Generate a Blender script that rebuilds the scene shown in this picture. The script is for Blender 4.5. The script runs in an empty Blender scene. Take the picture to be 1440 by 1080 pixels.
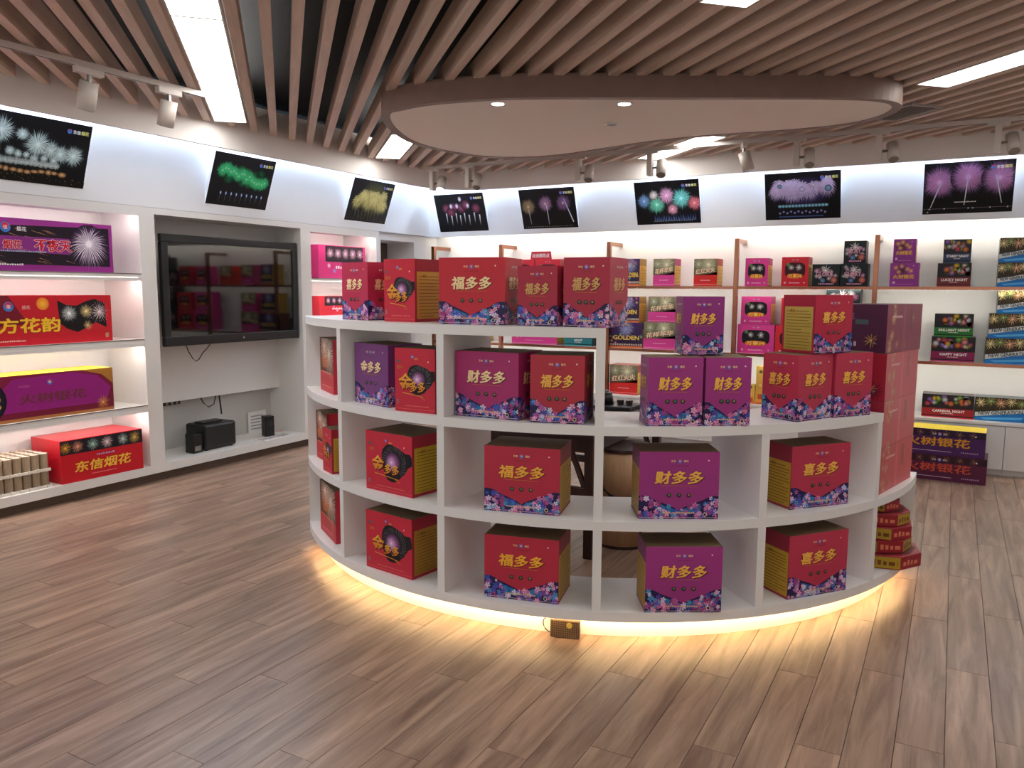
import bpy, bmesh, math, random
from mathutils import Matrix, Vector, Euler
R = math.radians
C = bpy.context.scene.collection
scene = bpy.context.scene

# ------------------------------------------------------------------ camera
cam_d = bpy.data.cameras.new('camera'); cam = bpy.data.objects.new('camera', cam_d); C.objects.link(cam)
cam_d.sensor_width = 36.0; cam_d.sensor_fit = 'HORIZONTAL'; cam_d.lens = 27.865; cam_d.clip_start = .05
_y, _p, _r = R(29.06), R(6.80), R(-.30)
_fw = Vector((-math.sin(_y)*math.cos(_p), math.cos(_y)*math.cos(_p), -math.sin(_p)))
_rt = Vector((math.cos(_y), math.sin(_y), 0)); _up = _rt.cross(_fw)
_rt2 = _rt*math.cos(_r) - _up*math.sin(_r); _up2 = _up*math.cos(_r) + _rt*math.sin(_r)
_m = Matrix((_rt2, _up2, -_fw)).transposed().to_4x4(); _m.translation = (0, 0, 1.5)
cam.matrix_world = _m
scene.camera = cam

# ------------------------------------------------------------------ world, exposure
w = bpy.data.worlds.new('world'); scene.world = w; w.use_nodes = True
w.node_tree.nodes['Background'].inputs[0].default_value = (1, .97, .93, 1)
w.node_tree.nodes['Background'].inputs[1].default_value = .55
vs = scene.view_settings
vs.view_transform = 'Standard'; vs.look = 'None'; vs.gamma = 1; vs.use_curve_mapping = False
vs.exposure = 0.98
PANEL_E, COVE_E, TOE_E, BAY_E, RACK_E = 6.0, 24.0, 20.0, 22.0, 18.0
rng = random.Random(7)

# ------------------------------------------------------------------ materials
def lin(c):
    return tuple(((v/255.)/12.92 if v/255. <= .04045 else ((v/255.+.055)/1.055)**2.4) for v in c)
MATS = {}
def mat(name, rgb, rough=.5, metal=0., emit=0., coat=0., noise=0., nscale=30., spec=.5, bump=0.):
    if name in MATS: return MATS[name]
    m = bpy.data.materials.new(name); m.use_nodes = True
    nt = m.node_tree; b = nt.nodes['Principled BSDF']; c = lin(rgb)
    b.inputs['Base Color'].default_value = (*c, 1)
    b.inputs['Roughness'].default_value = rough; b.inputs['Metallic'].default_value = metal
    b.inputs['Coat Weight'].default_value = coat; b.inputs['Specular IOR Level'].default_value = spec
    if emit:
        b.inputs['Emission Color'].default_value = (*c, 1); b.inputs['Emission Strength'].default_value = emit
    if noise or bump:
        tc = nt.nodes.new('ShaderNodeTexCoord'); nz = nt.nodes.new('ShaderNodeTexNoise')
        nz.inputs['Scale'].default_value = nscale; nz.inputs['Detail'].default_value = 4
        nt.links.new(tc.outputs['Object'], nz.inputs['Vector'])
    if noise:
        mx = nt.nodes.new('ShaderNodeMix'); mx.data_type = 'RGBA'
        mx.inputs['A'].default_value = (*[v*(1-noise) for v in c], 1)
        mx.inputs['B'].default_value = (*[min(1, v*(1+noise)) for v in c], 1)
        nt.links.new(nz.outputs['Fac'], mx.inputs['Factor']); nt.links.new(mx.outputs['Result'], b.inputs['Base Color'])
    if bump:
        bp = nt.nodes.new('ShaderNodeBump'); bp.inputs['Strength'].default_value = bump; bp.inputs['Distance'].default_value = .002
        nt.links.new(nz.outputs['Fac'], bp.inputs['Height']); nt.links.new(bp.outputs['Normal'], b.inputs['Normal'])
    MATS[name] = m; return m

def wood(name, dark, light, stretch, rough=.4, random_tone=.25, coat=0., axis='Y'):
    m = bpy.data.materials.new(name); m.use_nodes = True; nt = m.node_tree; N = nt.nodes; L = nt.links
    b = N['Principled BSDF']; b.inputs['Roughness'].default_value = rough; b.inputs['Coat Weight'].default_value = coat
    b.inputs['Coat Roughness'].default_value = .25
    tc = N.new('ShaderNodeTexCoord'); oi = N.new('ShaderNodeObjectInfo')
    mp = N.new('ShaderNodeMapping')
    sc = {'X': (1.2, stretch, stretch), 'Y': (stretch, 1.2, stretch), 'Z': (stretch, stretch, 1.2)}[axis]
    mp.inputs['Scale'].default_value = sc
    ml = N.new('ShaderNodeMath'); ml.operation = 'MULTIPLY'; ml.inputs[1].default_value = 37.
    cb = N.new('ShaderNodeCombineXYZ')
    L.new(oi.outputs['Random'], ml.inputs[0])
    for i in range(3): L.new(ml.outputs[0], cb.inputs[i])
    L.new(tc.outputs['Object'], mp.inputs['Vector']); L.new(cb.outputs[0], mp.inputs['Location'])
    n1 = N.new('ShaderNodeTexNoise'); n1.inputs['Scale'].default_value = 1.4; n1.inputs['Detail'].default_value = 6; n1.inputs['Roughness'].default_value = .62
    n1.inputs['Distortion'].default_value = .6
    L.new(mp.outputs[0], n1.inputs['Vector'])
    rp = N.new('ShaderNodeValToRGB'); rp.color_ramp.elements[0].color = (*lin(dark), 1); rp.color_ramp.elements[1].color = (*lin(light), 1)
    rp.color_ramp.elements[0].position = .32; rp.color_ramp.elements[1].position = .68
    L.new(n1.outputs['Fac'], rp.inputs['Fac'])
    hs = N.new('ShaderNodeHueSaturation')
    mr = N.new('ShaderNodeMapRange'); mr.inputs['To Min'].default_value = 1-random_tone; mr.inputs['To Max'].default_value = 1+random_tone
    L.new(oi.outputs['Random'], mr.inputs['Value']); L.new(mr.outputs['Result'], hs.inputs['Value'])
    L.new(rp.outputs['Color'], hs.inputs['Color']); L.new(hs.outputs['Color'], b.inputs['Base Color'])
    bp = N.new('ShaderNodeBump'); bp.inputs['Strength'].default_value = .12; bp.inputs['Distance'].default_value = .001
    L.new(n1.outputs['Fac'], bp.inputs['Height']); L.new(bp.outputs['Normal'], b.inputs['Normal'])
    MATS[name] = m; return m

WHITE = mat('white_laminate', (226, 224, 221), .38, noise=.015, nscale=8)
WALLW = mat('white_wall_paint', (228, 229, 231), .6, noise=.02, nscale=5)
FASCIA = mat('fascia_paint', (238, 233, 229), .6)
PLANK = wood('oak_plank', (112, 88, 73), (172, 143, 122), 14., .33, .13)
SLAT = wood('ceiling_slat_wood', (194, 170, 154), (217, 194, 177), 16., .5, .05, axis='X')
RIMW = mat('brown_rim_wood', (128, 102, 90), .5, noise=.12, nscale=12)
ISLE = mat('island_plaster', (240, 229, 219), .7)
VOID = mat('black_ceiling_void', (24, 24, 25), .9)
ROSE = mat('rose_gold_metal', (160, 108, 86), .16, 1.)
GREYM = mat('grey_metal', (150, 148, 145), .35, 1.)
BLACKP = mat('black_plastic', (20, 20, 22), .35)
SCREEN = mat('dark_screen_glass', (7, 8, 9), .04, spec=.9)
KRAFT = mat('kraft_board', (112, 92, 66), .75, noise=.15, nscale=25)
SPOTW = mat('spot_white', (205, 196, 188), .4)
DARKW = wood('dark_walnut', (38, 22, 18), (66, 40, 32), 12., .35, .1, axis='Z')
PALEW = wood('pale_wood', (190, 150, 108), (220, 184, 142), 8., .45, .1, axis='Z')
PANEL = mat('panel_diffuser', (255, 252, 247), .5, emit=PANEL_E)
COOL = mat('cool_led', (214, 232, 255), .5, emit=COVE_E)
WARM = mat('warm_led', (255, 218, 158), .5, emit=TOE_E)
BAYL = mat('bay_led', (255, 244, 240), .5, emit=BAY_E)
RACKL = mat('rack_led', (255, 246, 228), .5, emit=RACK_E)
LENS = mat('downlight_lens', (255, 244, 226), .4, emit=12.)

def glassmat():
    m = bpy.data.materials.new('shelf_glass'); m.use_nodes = True; b = m.node_tree.nodes['Principled BSDF']
    b.inputs['Base Color'].default_value = (.92, .97, .95, 1); b.inputs['Transmission Weight'].default_value = 1.
    b.inputs['Roughness'].default_value = .05; b.inputs['IOR'].default_value = 1.2
    return m
GLASS = glassmat()
def inkmat():
    m = bpy.data.materials.new('printed_ink'); m.use_nodes = True; nt = m.node_tree; b = nt.nodes['Principled BSDF']
    at = nt.nodes.new('ShaderNodeAttribute'); at.attribute_name = 'Col'
    nt.links.new(at.outputs['Color'], b.inputs['Base Color']); b.inputs['Roughness'].default_value = .42; b.inputs['Specular IOR Level'].default_value = .3
    return m
INK = inkmat()

# ------------------------------------------------------------------ mesh helpers
class MB:
    def __init__(s): s.v = []; s.f = []; s.mi = []
    def box(s, a, b, mi=0, M=None, top=None):
        n = len(s.v)
        for z in (a[2], b[2]):
            for (x, y) in ((a[0], a[1]), (b[0], a[1]), (b[0], b[1]), (a[0], b[1])):
                p = Vector((x, y, z)); s.v.append(M @ p if M else p)
        fs = [(0, 3, 2, 1), (4, 5, 6, 7), (0, 1, 5, 4), (1, 2, 6, 5), (2, 3, 7, 6), (3, 0, 4, 7)]
        for i, f in enumerate(fs):
            s.f.append(tuple(n+k for k in f)); s.mi.append(top if (top is not None and i == 1) else mi)
        return s
    def prism(s, pts, z0, z1, mi=0, M=None, cap=True):
        n = len(s.v); k = len(pts)
        for z in (z0, z1):
            for p in pts:
                q = Vector((p[0], p[1], z)); s.v.append(M @ q if M else q)
        for i in range(k):
            j = (i+1) % k; s.f.append((n+i, n+j, n+k+j, n+k+i)); s.mi.append(mi)
        if cap:
            s.f.append(tuple(n+k+i for i in range(k))); s.mi.append(mi)
            s.f.append(tuple(n+i for i in reversed(range(k)))); s.mi.append(mi)
        return s
    def cyl(s, r, z0, z1, seg=20, mi=0, M=None, c=(0, 0), r2=None):
        n = len(s.v); r2 = r if r2 is None else r2
        for z, rr in ((z0, r), (z1, r2)):
            for i in range(seg):
                a = 2*math.pi*i/seg; q = Vector((c[0]+rr*math.cos(a), c[1]+rr*math.sin(a), z)); s.v.append(M @ q if M else q)
        for i in range(seg):
            j = (i+1) % seg; s.f.append((n+i, n+j, n+seg+j, n+seg+i)); s.mi.append(mi)
        s.f.append(tuple(n+seg+i for i in range(seg))); s.mi.append(mi)
        s.f.append(tuple(n+i for i in reversed(range(seg)))); s.mi.append(mi)
        return s
    def arc(s, c, r0, r1, a0, a1, z0, z1, n=40, mi=0):
        k = len(s.v)
        for i in range(n+1):
            a = R(a0+(a1-a0)*i/n); ca, sa = math.cos(a), math.sin(a)
            for (r, z) in ((r0, z0), (r1, z0), (r1, z1), (r0, z1)):
                s.v.append(Vector((c[0]+r*ca, c[1]+r*sa, z)))
        for i in range(n):
            for q in range(4):
                q2 = (q+1) % 4
                s.f.append((k+4*i+q, k+4*i+q2, k+4*i+4+q2, k+4*i+4+q)); s.mi.append(mi)
        s.f.append((k+3, k+2, k+1, k)); s.mi.append(mi)
        e = k+4*n; s.f.append((e, e+1, e+2, e+3)); s.mi.append(mi)
        return s
    def tube(s, pts, r, seg=6, mi=0):
        P = [Vector(p) for p in pts]; k = len(s.v)
        for i, p in enumerate(P):
            d = (P[min(i+1, len(P)-1)]-P[max(i-1, 0)]).normalized()
            a = d.orthogonal().normalized(); b = d.cross(a)
            for j in range(seg):
                t = 2*math.pi*j/seg; s.v.append(p+a*r*math.cos(t)+b*r*math.sin(t))
        for i in range(len(P)-1):
            for j in range(seg):
                j2 = (j+1) % seg
                s.f.append((k+i*seg+j, k+i*seg+j2, k+(i+1)*seg+j2, k+(i+1)*seg+j)); s.mi.append(mi)
        return s
    def mesh(s, name, mats):
        m = bpy.data.meshes.new(name); m.from_pydata([tuple(v) for v in s.v], [], s.f)
        for t in (mats if isinstance(mats, (list, tuple)) else [mats]): m.materials.append(t)
        for p, i in zip(m.polygons, s.mi): p.material_index = i
        m.validate(); m.update()
        bm = bmesh.new(); bm.from_mesh(m); bmesh.ops.recalc_face_normals(bm, faces=bm.faces); bm.to_mesh(m); bm.free()
        return m
    def build(s, name, mats, parent=None, loc=None, rz=0, bevel=0., smooth=False):
        o = bpy.data.objects.new(name, s.mesh(name, mats)); C.objects.link(o)
        if parent: o.parent = parent
        if loc is not None: o.location = loc
        if rz: o.rotation_euler.z = rz
        if bevel:
            b = o.modifiers.new('edge', 'BEVEL'); b.width = bevel; b.segments = 2; b.limit_method = 'ANGLE'; b.angle_limit = R(50)
        if smooth:
            for p in o.data.polygons: p.use_smooth = len(p.vertices) == 4
        return o
def BX(a, b): return MB().box(a, b)
def tag(o, label=None, cat=None, group=None, kind=None):
    if label: o['label'] = label
    if cat: o['category'] = cat
    if group: o['group'] = group
    if kind: o['kind'] = kind
    return o
def empty(name, loc=(0, 0, 0), rz=0):
    o = bpy.data.objects.new(name, None); C.objects.link(o); o.location = loc; o.rotation_euler.z = rz
    o.empty_display_size = .05
    return o
def rot_to(d):
    return Vector(d).normalized().to_track_quat('Z', 'Y').to_matrix().to_4x4()

# ------------------------------------------------------------------ printed artwork (flat ink polygons with their own colours)
_GL = {}
def glyphs(s, off):
    k = (s, off)
    if k in _GL: return _GL[k]
    cu = bpy.data.curves.new('g', 'FONT'); cu.body = s; cu.resolution_u = 2; cu.offset = off
    o = bpy.data.objects.new('g', cu); C.objects.link(o)
    dg = bpy.context.evaluated_depsgraph_get(); dg.update()
    m = bpy.data.meshes.new_from_object(o.evaluated_get(dg))
    V = [(v.co.x, v.co.y) for v in m.vertices]; F = [tuple(p.vertices) for p in m.polygons]
    bpy.data.objects.remove(o); bpy.data.curves.remove(cu); bpy.data.meshes.remove(m)
    xs = [p[0] for p in V] or [0]; ys = [p[1] for p in V] or [0]
    x0, x1, y0, y1 = min(xs), max(xs), min(ys), max(ys)
    _GL[k] = (V, F, (x0+x1)/2, (y0+y1)/2, max(x1-x0, 1e-4), max(y1-y0, 1e-4)); return _GL[k]
class CV:
    STEP = .00014
    def __init__(s, w, h, seed=1): s.w = w; s.h = h; s.v = []; s.f = []; s.c = []; s.L = 1; s.r = random.Random(seed); s.boost = 1.
    def up(s): s.L += 1; return s
    def poly(s, pts, col, cols=None):
        n = len(s.v)
        for i, p in enumerate(pts):
            u = min(max(p[0], 0), s.w); v = min(max(p[1], 0), s.h)
            s.v.append((u, v, s.L)); s.c.append(lin(cols[i] if cols else col))
        s.f.append(tuple(range(n, n+len(pts))))
    def rect(s, u0, v0, u1, v1, col, col2=None):
        s.poly([(u0, v0), (u1, v0), (u1, v1), (u0, v1)], col, [col, col, col2, col2] if col2 else None)
    def disc(s, u, v, r, col, col2=None, n=14, ry=None):
        ry = ry or r
        P = [(u+r*math.cos(2*math.pi*i/n), v+ry*math.sin(2*math.pi*i/n)) for i in range(n)]
        if col2 is None: s.poly(P, col)
        else:
            for i in range(n): s.poly([(u, v), P[i], P[(i+1) % n]], col, [col, col2, col2])
    def burst(s, u, v, r, cin, cout, n=46, wd=.022, inner=0., droop=0., jit=.25, tip=None):
        wm = min(wd*1.5*s.boost, .6/n*s.boost); wd = min(wd, .12*2*math.pi/(1.3*n)); inner = max(inner, n*wd*1.3/(2*math.pi))
        for i in range(n):
            a = 2*math.pi*(i+s.r.random()*.5)/n; rr = r*(1-jit*s.r.random()); du, dv = math.cos(a), math.sin(a)
            w_ = wd*r
            p0 = (u+du*r*inner, v+dv*r*inner); p1 = (u+du*rr*.6, v+dv*rr*.6-droop*r*.2); p2 = (u+du*rr, v+dv*rr-droop*r*.75)
            s.poly([(p0[0]-dv*w_*.6, p0[1]+du*w_*.6), (p0[0]+dv*w_*.6, p0[1]-du*w_*.6), (p1[0]+dv*wm*r, p1[1]-du*wm*r), (p2[0], p2[1]), (p1[0]-dv*wm*r, p1[1]+du*wm*r)], cin, [cin, cin, cin, cout, cin])
            if tip: s.disc(p2[0], p2[1], w_*1.3, tip, n=5)
        s.L += .5; s.disc(u, v, r*inner*1.12, tuple(int(x*.5+127) for x in cin), cin, n=9); s.L -= .5
    def line(s, p, q, wd, c0, c1=None, taper=1.):
        d = Vector((q[0]-p[0], q[1]-p[1])); d.normalize(); x, y = -d.y*wd/2, d.x*wd/2; c1 = c1 or c0
        s.poly([(p[0]+x, p[1]+y), (p[0]-x, p[1]-y), (q[0]-x*taper, q[1]-y*taper), (q[0]+x*taper, q[1]+y*taper)], c0, [c0, c0, c1, c1])
    def text(s, t, u, v, hgt, col, off=.0, maxw=None, width=None, shear=0., col2=None, rot=0.):
        V, F, cx, cy, bw, bh = glyphs(t, min(off, .012)); k = hgt/bh; kx = k
        if width: kx = width/bw
        elif maxw and bw*k > maxw: kx = maxw/bw
        if off > .02:   # heavier strokes by overprinting the word with small shifts
            b = off*.62*k
            L0 = s.L
            for dx, dy in ((-b, 0), (b, 0), (0, b*.7), (0, -b*.7)): s.text(t, u+dx, v+dy, hgt, col, .012, None, kx*bw, shear, col2, rot); s.L += .4
        n = len(s.v); cr, sr = math.cos(rot), math.sin(rot)
        for (x, y) in V:
            a = (x-cx)*kx+(y-cy)*k*shear; b = (y-cy)*k
            s.v.append((u+a*cr-b*sr, v+a*sr+b*cr, s.L))
            if col2:
                f = (y-cy)/bh+.5; s.c.append(lin(tuple(col2[i]*(1-f)+col[i]*f for i in range(3))))
            else: s.c.append(lin(col))
        for f in F: s.f.append(tuple(n+i for i in f))
        if off > .02: s.L = L0+1.6
    def scribble(s, u0, v0, u1, hgt, col, seed=3):
        r = random.Random(seed); u = u0
        while u < u1:
            w_ = hgt*(.5+.5*r.random()); s.rect(u, v0, min(u+w_, u1), v0+hgt*(.6+.4*r.random()), col); u += w_+hgt*.35
    def mesh(s, name, face, w, d, h, base=0.):
        e = s.STEP; out = []
        for (u, v, l) in s.v:
            n = e*l+base
            if face == 'front': out.append((u-w/2, -d/2-n, v))
            elif face == 'right': out.append((w/2+n, u-d/2, v))
            elif face == 'left': out.append((-w/2-n, d/2-u, v))
            elif face == 'top': out.append((u-w/2, v-d/2, h+n))
        m = bpy.data.meshes.new(name); m.from_pydata(out, [], s.f)
        a = m.color_attributes.new('Col', 'FLOAT_COLOR', 'POINT')
        for i, c in enumerate(s.c): a.data[i].color = (*c, 1)
        m.materials.append(INK); return m
    def build(s, name, face, w, d, h, parent, base=0.):
        o = bpy.data.objects.new(name, s.mesh(name, face, w, d, h, base)); C.objects.link(o); o.parent = parent; return o

GOLD, GOLD2, CREAM = (236, 176, 74), (206, 128, 40), (246, 214, 160)
def logo(cv, u, v, r, tx=True, c1=(235, 235, 240), c2=(235, 235, 240)):
    cv.disc(u, v, r, (70, 120, 200)); cv.up(); cv.disc(u, v+r*.25, r*.62, (214, 50, 60)); cv.up()
    cv.text('信', u, v, r*.8, (240, 240, 245), .01)
    if tx:
        cv.text('东信', u-r*2.7, v, r*1.0, c1, .012); cv.text('烟花', u+r*2.7, v, r*1.0, c2, .012)
def floral(cv, top=.36, dip=.13):
    w, h = cv.w, cv.h; r = cv.r
    def edge(t):
        k = abs(t-.5)*2; return h*(dip+(top-dip)*(k**.8 if k < .62 else .68+.32*math.sin((k-.62)*9)*.3+.32*(k-.62)/.38*.9))
    N = 22; pts = [(w*i/N, edge(i/N)) for i in range(N+1)]
    for i in range(N):
        cv.poly([(pts[i][0], 0), (pts[i+1][0], 0), pts[i+1], pts[i]], (34, 26, 74))
    cv.up()
    for i in range(N):   # blue wave under the dip
        t = i/N
        if .22 < t < .76:
            e0, e1 = edge(t), edge((i+1)/N)
            cv.poly([(w*t, e0*.35), (w*(i+1)/N, e1*.35), (w*(i+1)/N, e1*.86), (w*t, e0*.86)], (44, 92, 160) if i % 2 else (36, 122, 170))
    cv.up()
    pal = [(214, 120, 170), (180, 90, 160), (236, 170, 200), (90, 70, 160), (60, 90, 190), (220, 210, 230), (160, 60, 120), (90, 150, 200)]
    n = int(330*w)+30
    for i in range(n):
        t = r.random(); e = edge(t)
        if .3 < t < .7 and r.random() < .45: continue
        v = r.random()*e*.93; rad = h*(.013+.024*r.random()); col = pal[r.randrange(len(pal))]
        for k in range(5):
            a = k*2*math.pi/5+i
            cv.poly([(w*t, v), (w*t+rad*1.1*math.cos(a-.45), v+rad*1.1*math.sin(a-.45)), (w*t+rad*1.5*math.cos(a), v+rad*1.5*math.sin(a)), (w*t+rad*1.1*math.cos(a+.45), v+rad*1.1*math.sin(a+.45))], col)
        if i % 12 == 11: cv.up()
    cv.up()
def duo(w, h, bg, txt, tcol=GOLD, seed=1, wrap=False, tsize=.19):
    cv = CV(w, h, seed); cv.rect(0, 0, w, h, tuple(int(c*.93) for c in bg), bg); cv.up()
    floral(cv)
    tw = w*.60
    cv.text(txt, w*.505, h*.615, h*tsize, tuple(int(c*.35) for c in bg), .05, width=tw*1.03, shear=.12); cv.up()
    cv.text(txt, w*.5, h*.62, h*tsize, tuple(min(255, c+14) for c in tcol), .036, width=tw, shear=.12, col2=tcol); cv.up()
    logo(cv, w*.5, h*.865, h*.034, True, CREAM, CREAM)
    cv.scribble(w*.4, h*.79, w*.6, h*.012, tuple(int(c*.75) for c in bg))
    cv.rect(w*.27, h*.497, w*.73, h*.502, GOLD2)
    for k in (-1, 0, 1):
        cv.disc(w*.5+k*.14*min(w, .3), h*.36, h*.033, (40, 46, 44)); cv.up(); cv.disc(w*.5+k*.14*min(w, .3), h*.365, h*.017, (90, 120, 80) if k < 1 else (160, 120, 90)); cv.L -= 1
    cv.up(); cv.up()
    cv.scribble(w*.3, h*.085, w*.7, h*.028, (226, 180, 130), seed)
    cv.disc(w*.86, h*.875, h*.012, (235, 220, 200), n=8); cv.disc(w*.83, h*.07, h*.03, (205, 190, 160), n=10); cv.up(); cv.disc(w*.83, h*.07, h*.02, (40, 30, 60), n=8)
    cv.rect(0, h*.022, w, h*.03, (190, 160, 170))
    return cv
def swirl(w, h, bg=(198, 32, 48), seed=2):
    cv = CV(w, h, seed); cv.rect(0, 0, w, h, tuple(int(c*.95) for c in bg), bg); cv.up()
    cu, cvv, r0 = w*.62, h*.52, min(w, h)*.30
    P = []
    for i in range(40):
        a = 2*math.pi*i/40; rr = r0*(1+.10*math.sin(3*a+1)+.05*cv.r.random()+(.30 if -.12 < math.sin(a) < .5 and math.cos(a) > .8 else 0))
        P.append((cu+rr*math.cos(a), cvv+rr*math.sin(a)))
    cv.poly(P, (26, 24, 30)); cv.up()
    for i in range(26):
        a = R(-60+240*i/26+cv.r.random()*6); r1 = r0*(.55+.1*cv.r.random()); r2 = r0*(.93)
        cv.line((cu+r1*math.cos(a), cvv+r1*math.sin(a)), (cu+r2*math.cos(a+.25), cvv+r2*math.sin(a+.25)), .0022, (70, 70, 76), (120, 116, 120))
    cv.up()
    cv.disc(cu-r0*.12, cvv-r0*.02, r0*.62, (196, 120, 190), (40, 26, 44)); cv.up()
    cv.burst(cu-r0*.22, cvv, r0*.5, (236, 200, 236), (150, 80, 150), 30, .03); cv.up()
    for dx, c, o in ((.004, (60, 20, 16), .03), (0, (240, 180, 70), .022)):
        cv.text('金', w*.27+dx, h*.47-dx, h*.27, c, o, maxw=w*.34, col2=None if dx else (214, 130, 40)); cv.text('多多', w*.57+dx, h*.40-dx, h*.17, c, o, maxw=w*.38, col2=None if dx else (214, 130, 40)); cv.up()
    cv.line((w*.2, h*.30), (w*.72, h*.25), .003, GOLD, GOLD2); cv.line((w*.6, h*.27), (w*.76, h*.2), .003, GOLD2)
    logo(cv, w*.45, h*.87, h*.03, False); cv.text('烟花', w*.55, h*.84, h*.035, GOLD, .01)
    cv.rect(w*.05, h*.78, w*.15, h*.81, (96, 100, 90)); cv.text('吉祥', w*.14, h*.70, h*.06, GOLD2, .01)
    cv.disc(w*.84, h*.80, h*.013, (240, 220, 200), n=8)
    cv.scribble(w*.25, h*.09, w*.85, h*.02, (226, 110, 100), seed); cv.rect(0, h*.045, w, h*.05, (226, 110, 90)); cv.rect(w*.05, h*.12, w*.1, h*.19, (150, 110, 110))
    return cv
def goldpanel(w, h, bg, seed=3, full=False, gold=(186, 144, 40)):
    cv = CV(w, h, seed); cv.rect(0, 0, w, h, tuple(int(c*.8) for c in bg)); cv.up()
    u0, u1, v0, v1 = (.06, .94, .05, .80) if not full else (.02, .98, .04, .74)
    cv.rect(w*u0, h*v0, w*u1, h*v1, gold, tuple(min(255, c+14) for c in gold)); cv.up()
    n = 13
    for i in range(n):
        v = h*(v0+.03+(v1-v0-.06)*i/n); cv.rect(w*(u0+.06), v, w*(u1-.06-.3*cv.r.random()*(i % 3 == 0)), v+h*.012, (112, 84, 26))
    cv.text('烟花', w*.3, h*(v1-.07), h*.05, (120, 60, 20), .02)
    return cv
def plain(w, h, bg): 
    cv = CV(w, h); cv.rect(0, 0, w, h, bg); return cv
def photobox(w, h, seed=5):
    cv = CV(w, h, seed); cv.rect(0, 0, w, h*.36, (190, 40, 52), (196, 50, 58)); cv.rect(0, h*.36, w, h, (104, 52, 40), (58, 34, 30)); cv.up()
    cv.disc(w*.4, h*.68, w*.5, (206, 120, 70), (84, 44, 36), ry=h*.3); cv.up()
    cv.burst(w*.7, h*.72, w*.55, (226, 200, 180), (110, 70, 60), 40, .02, droop=.2); cv.up(); cv.burst(w*.35, h*.85, w*.4, (236, 210, 190), (120, 80, 70), 34, .02); cv.up()
    cv.text('吉庆', w*.4, h*.55, h*.2, (220, 120, 60), .03, maxw=w*.6); cv.scribble(w*.15, h*.1, w*.8, h*.02, (230, 150, 140)); cv.rect(w*.1, h*.36, w*.9, h*.375, (226, 150, 120))
    return cv

def carton(name, label, group, A, ang, w, d, h, z, body, faces, top=None, cat='box'):
    """A = front lower corner, ang = direction of the front edge in degrees; the depth runs away behind the front."""
    a = R(ang); u = Vector((math.cos(a), math.sin(a), 0)); n = Vector((-math.sin(a), math.cos(a), 0))
    loc = Vector((A[0], A[1], z+.0005)) + u*w/2 + n*d/2
    bm_ = mat('carton_%d_%d_%d' % body, body, .3, noise=.04, nscale=20)
    o = MB().box((-w/2, -d/2, 0), (w/2, d/2, h), 0, None, 1).build(name, [bm_, top or bm_], None, loc, a, bevel=.003)
    tag(o, label, cat, group)
    for k, cv in faces.items():
        cv.build({'front': 'printed_front', 'right': 'printed_side', 'left': 'printed_side', 'top': 'printed_top'}[k], k, w, d, h, o)
    return o

# ================================================================== SETTING
XL, XC, XN = -5.33, -5.80, -5.655        # cabinet front, wall behind it, panel behind the television
YU, YB, YC = 7.62, 7.85, 7.50            # upper panel, wall behind rack, base cabinet front
FX, FY, FZ0, FZ1 = -4.90, 7.35, 2.55, 2.715
XR, YF = 4.2, -3.6
fl = BX((XC-.1, YF-.1, -.10), (XR+.1, YB+.1, -.012)).build('floor', mat('floor_screed', (70, 52, 42), .9)); tag(fl, 'wooden plank floor of the shop', 'floor', kind='structure')
PW, PLn = .1465, 1.2
def plank_mesh(l): return BX((-PW/2+.0011, 0, -.012), (PW/2-.0011, l-.0022, 0)).mesh('plank', PLANK)
pm = plank_mesh(PLn); cols = int((1.10+5.80)/PW); rest = MB()
for i in range(cols+22):
    x = -5.80+PW*(i+.5); y = YF-(i*.4271 % 1)*PLn
    while y < YB:
        y0, y1 = max(y, YF), min(y+PLn, YB)
        vis = i < cols and y1 > 1.25 and x > -5.45 and y1-y0 > .02 and y1 > 1.1-(x+2.5)*.0 and y0 > .2
        if vis and x < -2.6: vis = y1 > 1.2 + (-2.6-x)*.5
        if vis:
            o = bpy.data.objects.new('plank', pm if y1-y0 > PLn-.001 else plank_mesh(y1-y0)); C.objects.link(o); o.parent = fl; o.location = (x, y0, 0)
        elif y1-y0 > .02:
            rest.box((x-PW/2+.0007, y0, -.012), (x+PW/2-.0007, y1-.0016, 0))
        y += PLn
tag(rest.build('planking', PLANK, fl), kind='stuff')

wl = BX((XC-.1, YF, 0), (XC, YB, 3.05)).build('wall_left', WALLW); tag(wl, 'white wall behind the built-in cabinets', 'wall', kind='structure')
BX((XC, YF, 2.10), (XL, YB, 2.75)).build('upper_panel', WALLW, wl)
wb = BX((XC-.1, YB, 0), (XR, YB+.1, 3.05)).build('wall_back', WALLW); tag(wb, 'white wall behind the rose-gold shelf rack', 'wall', kind='structure')
BX((XL+.001, YU, 2.09), (XR, YU+.02, 2.75)).build('upper_panel', WALLW, wb)
tag(BX((XR, YF, 0), (XR+.1, YB, 3.05)).build('wall_right', WALLW), 'white side wall added out of view to hold light', 'wall', kind='structure')  # unseen wall, added to keep the light in the room
# unseen front wall behind the viewer, left open to let ambient light in
tag(BX((XC, YF-.1, 2.75), (XR, YF, 3.05)).build('wall_front', WALLW), 'white lintel over the unseen front left open for ambient light', 'wall', kind='structure')
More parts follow.
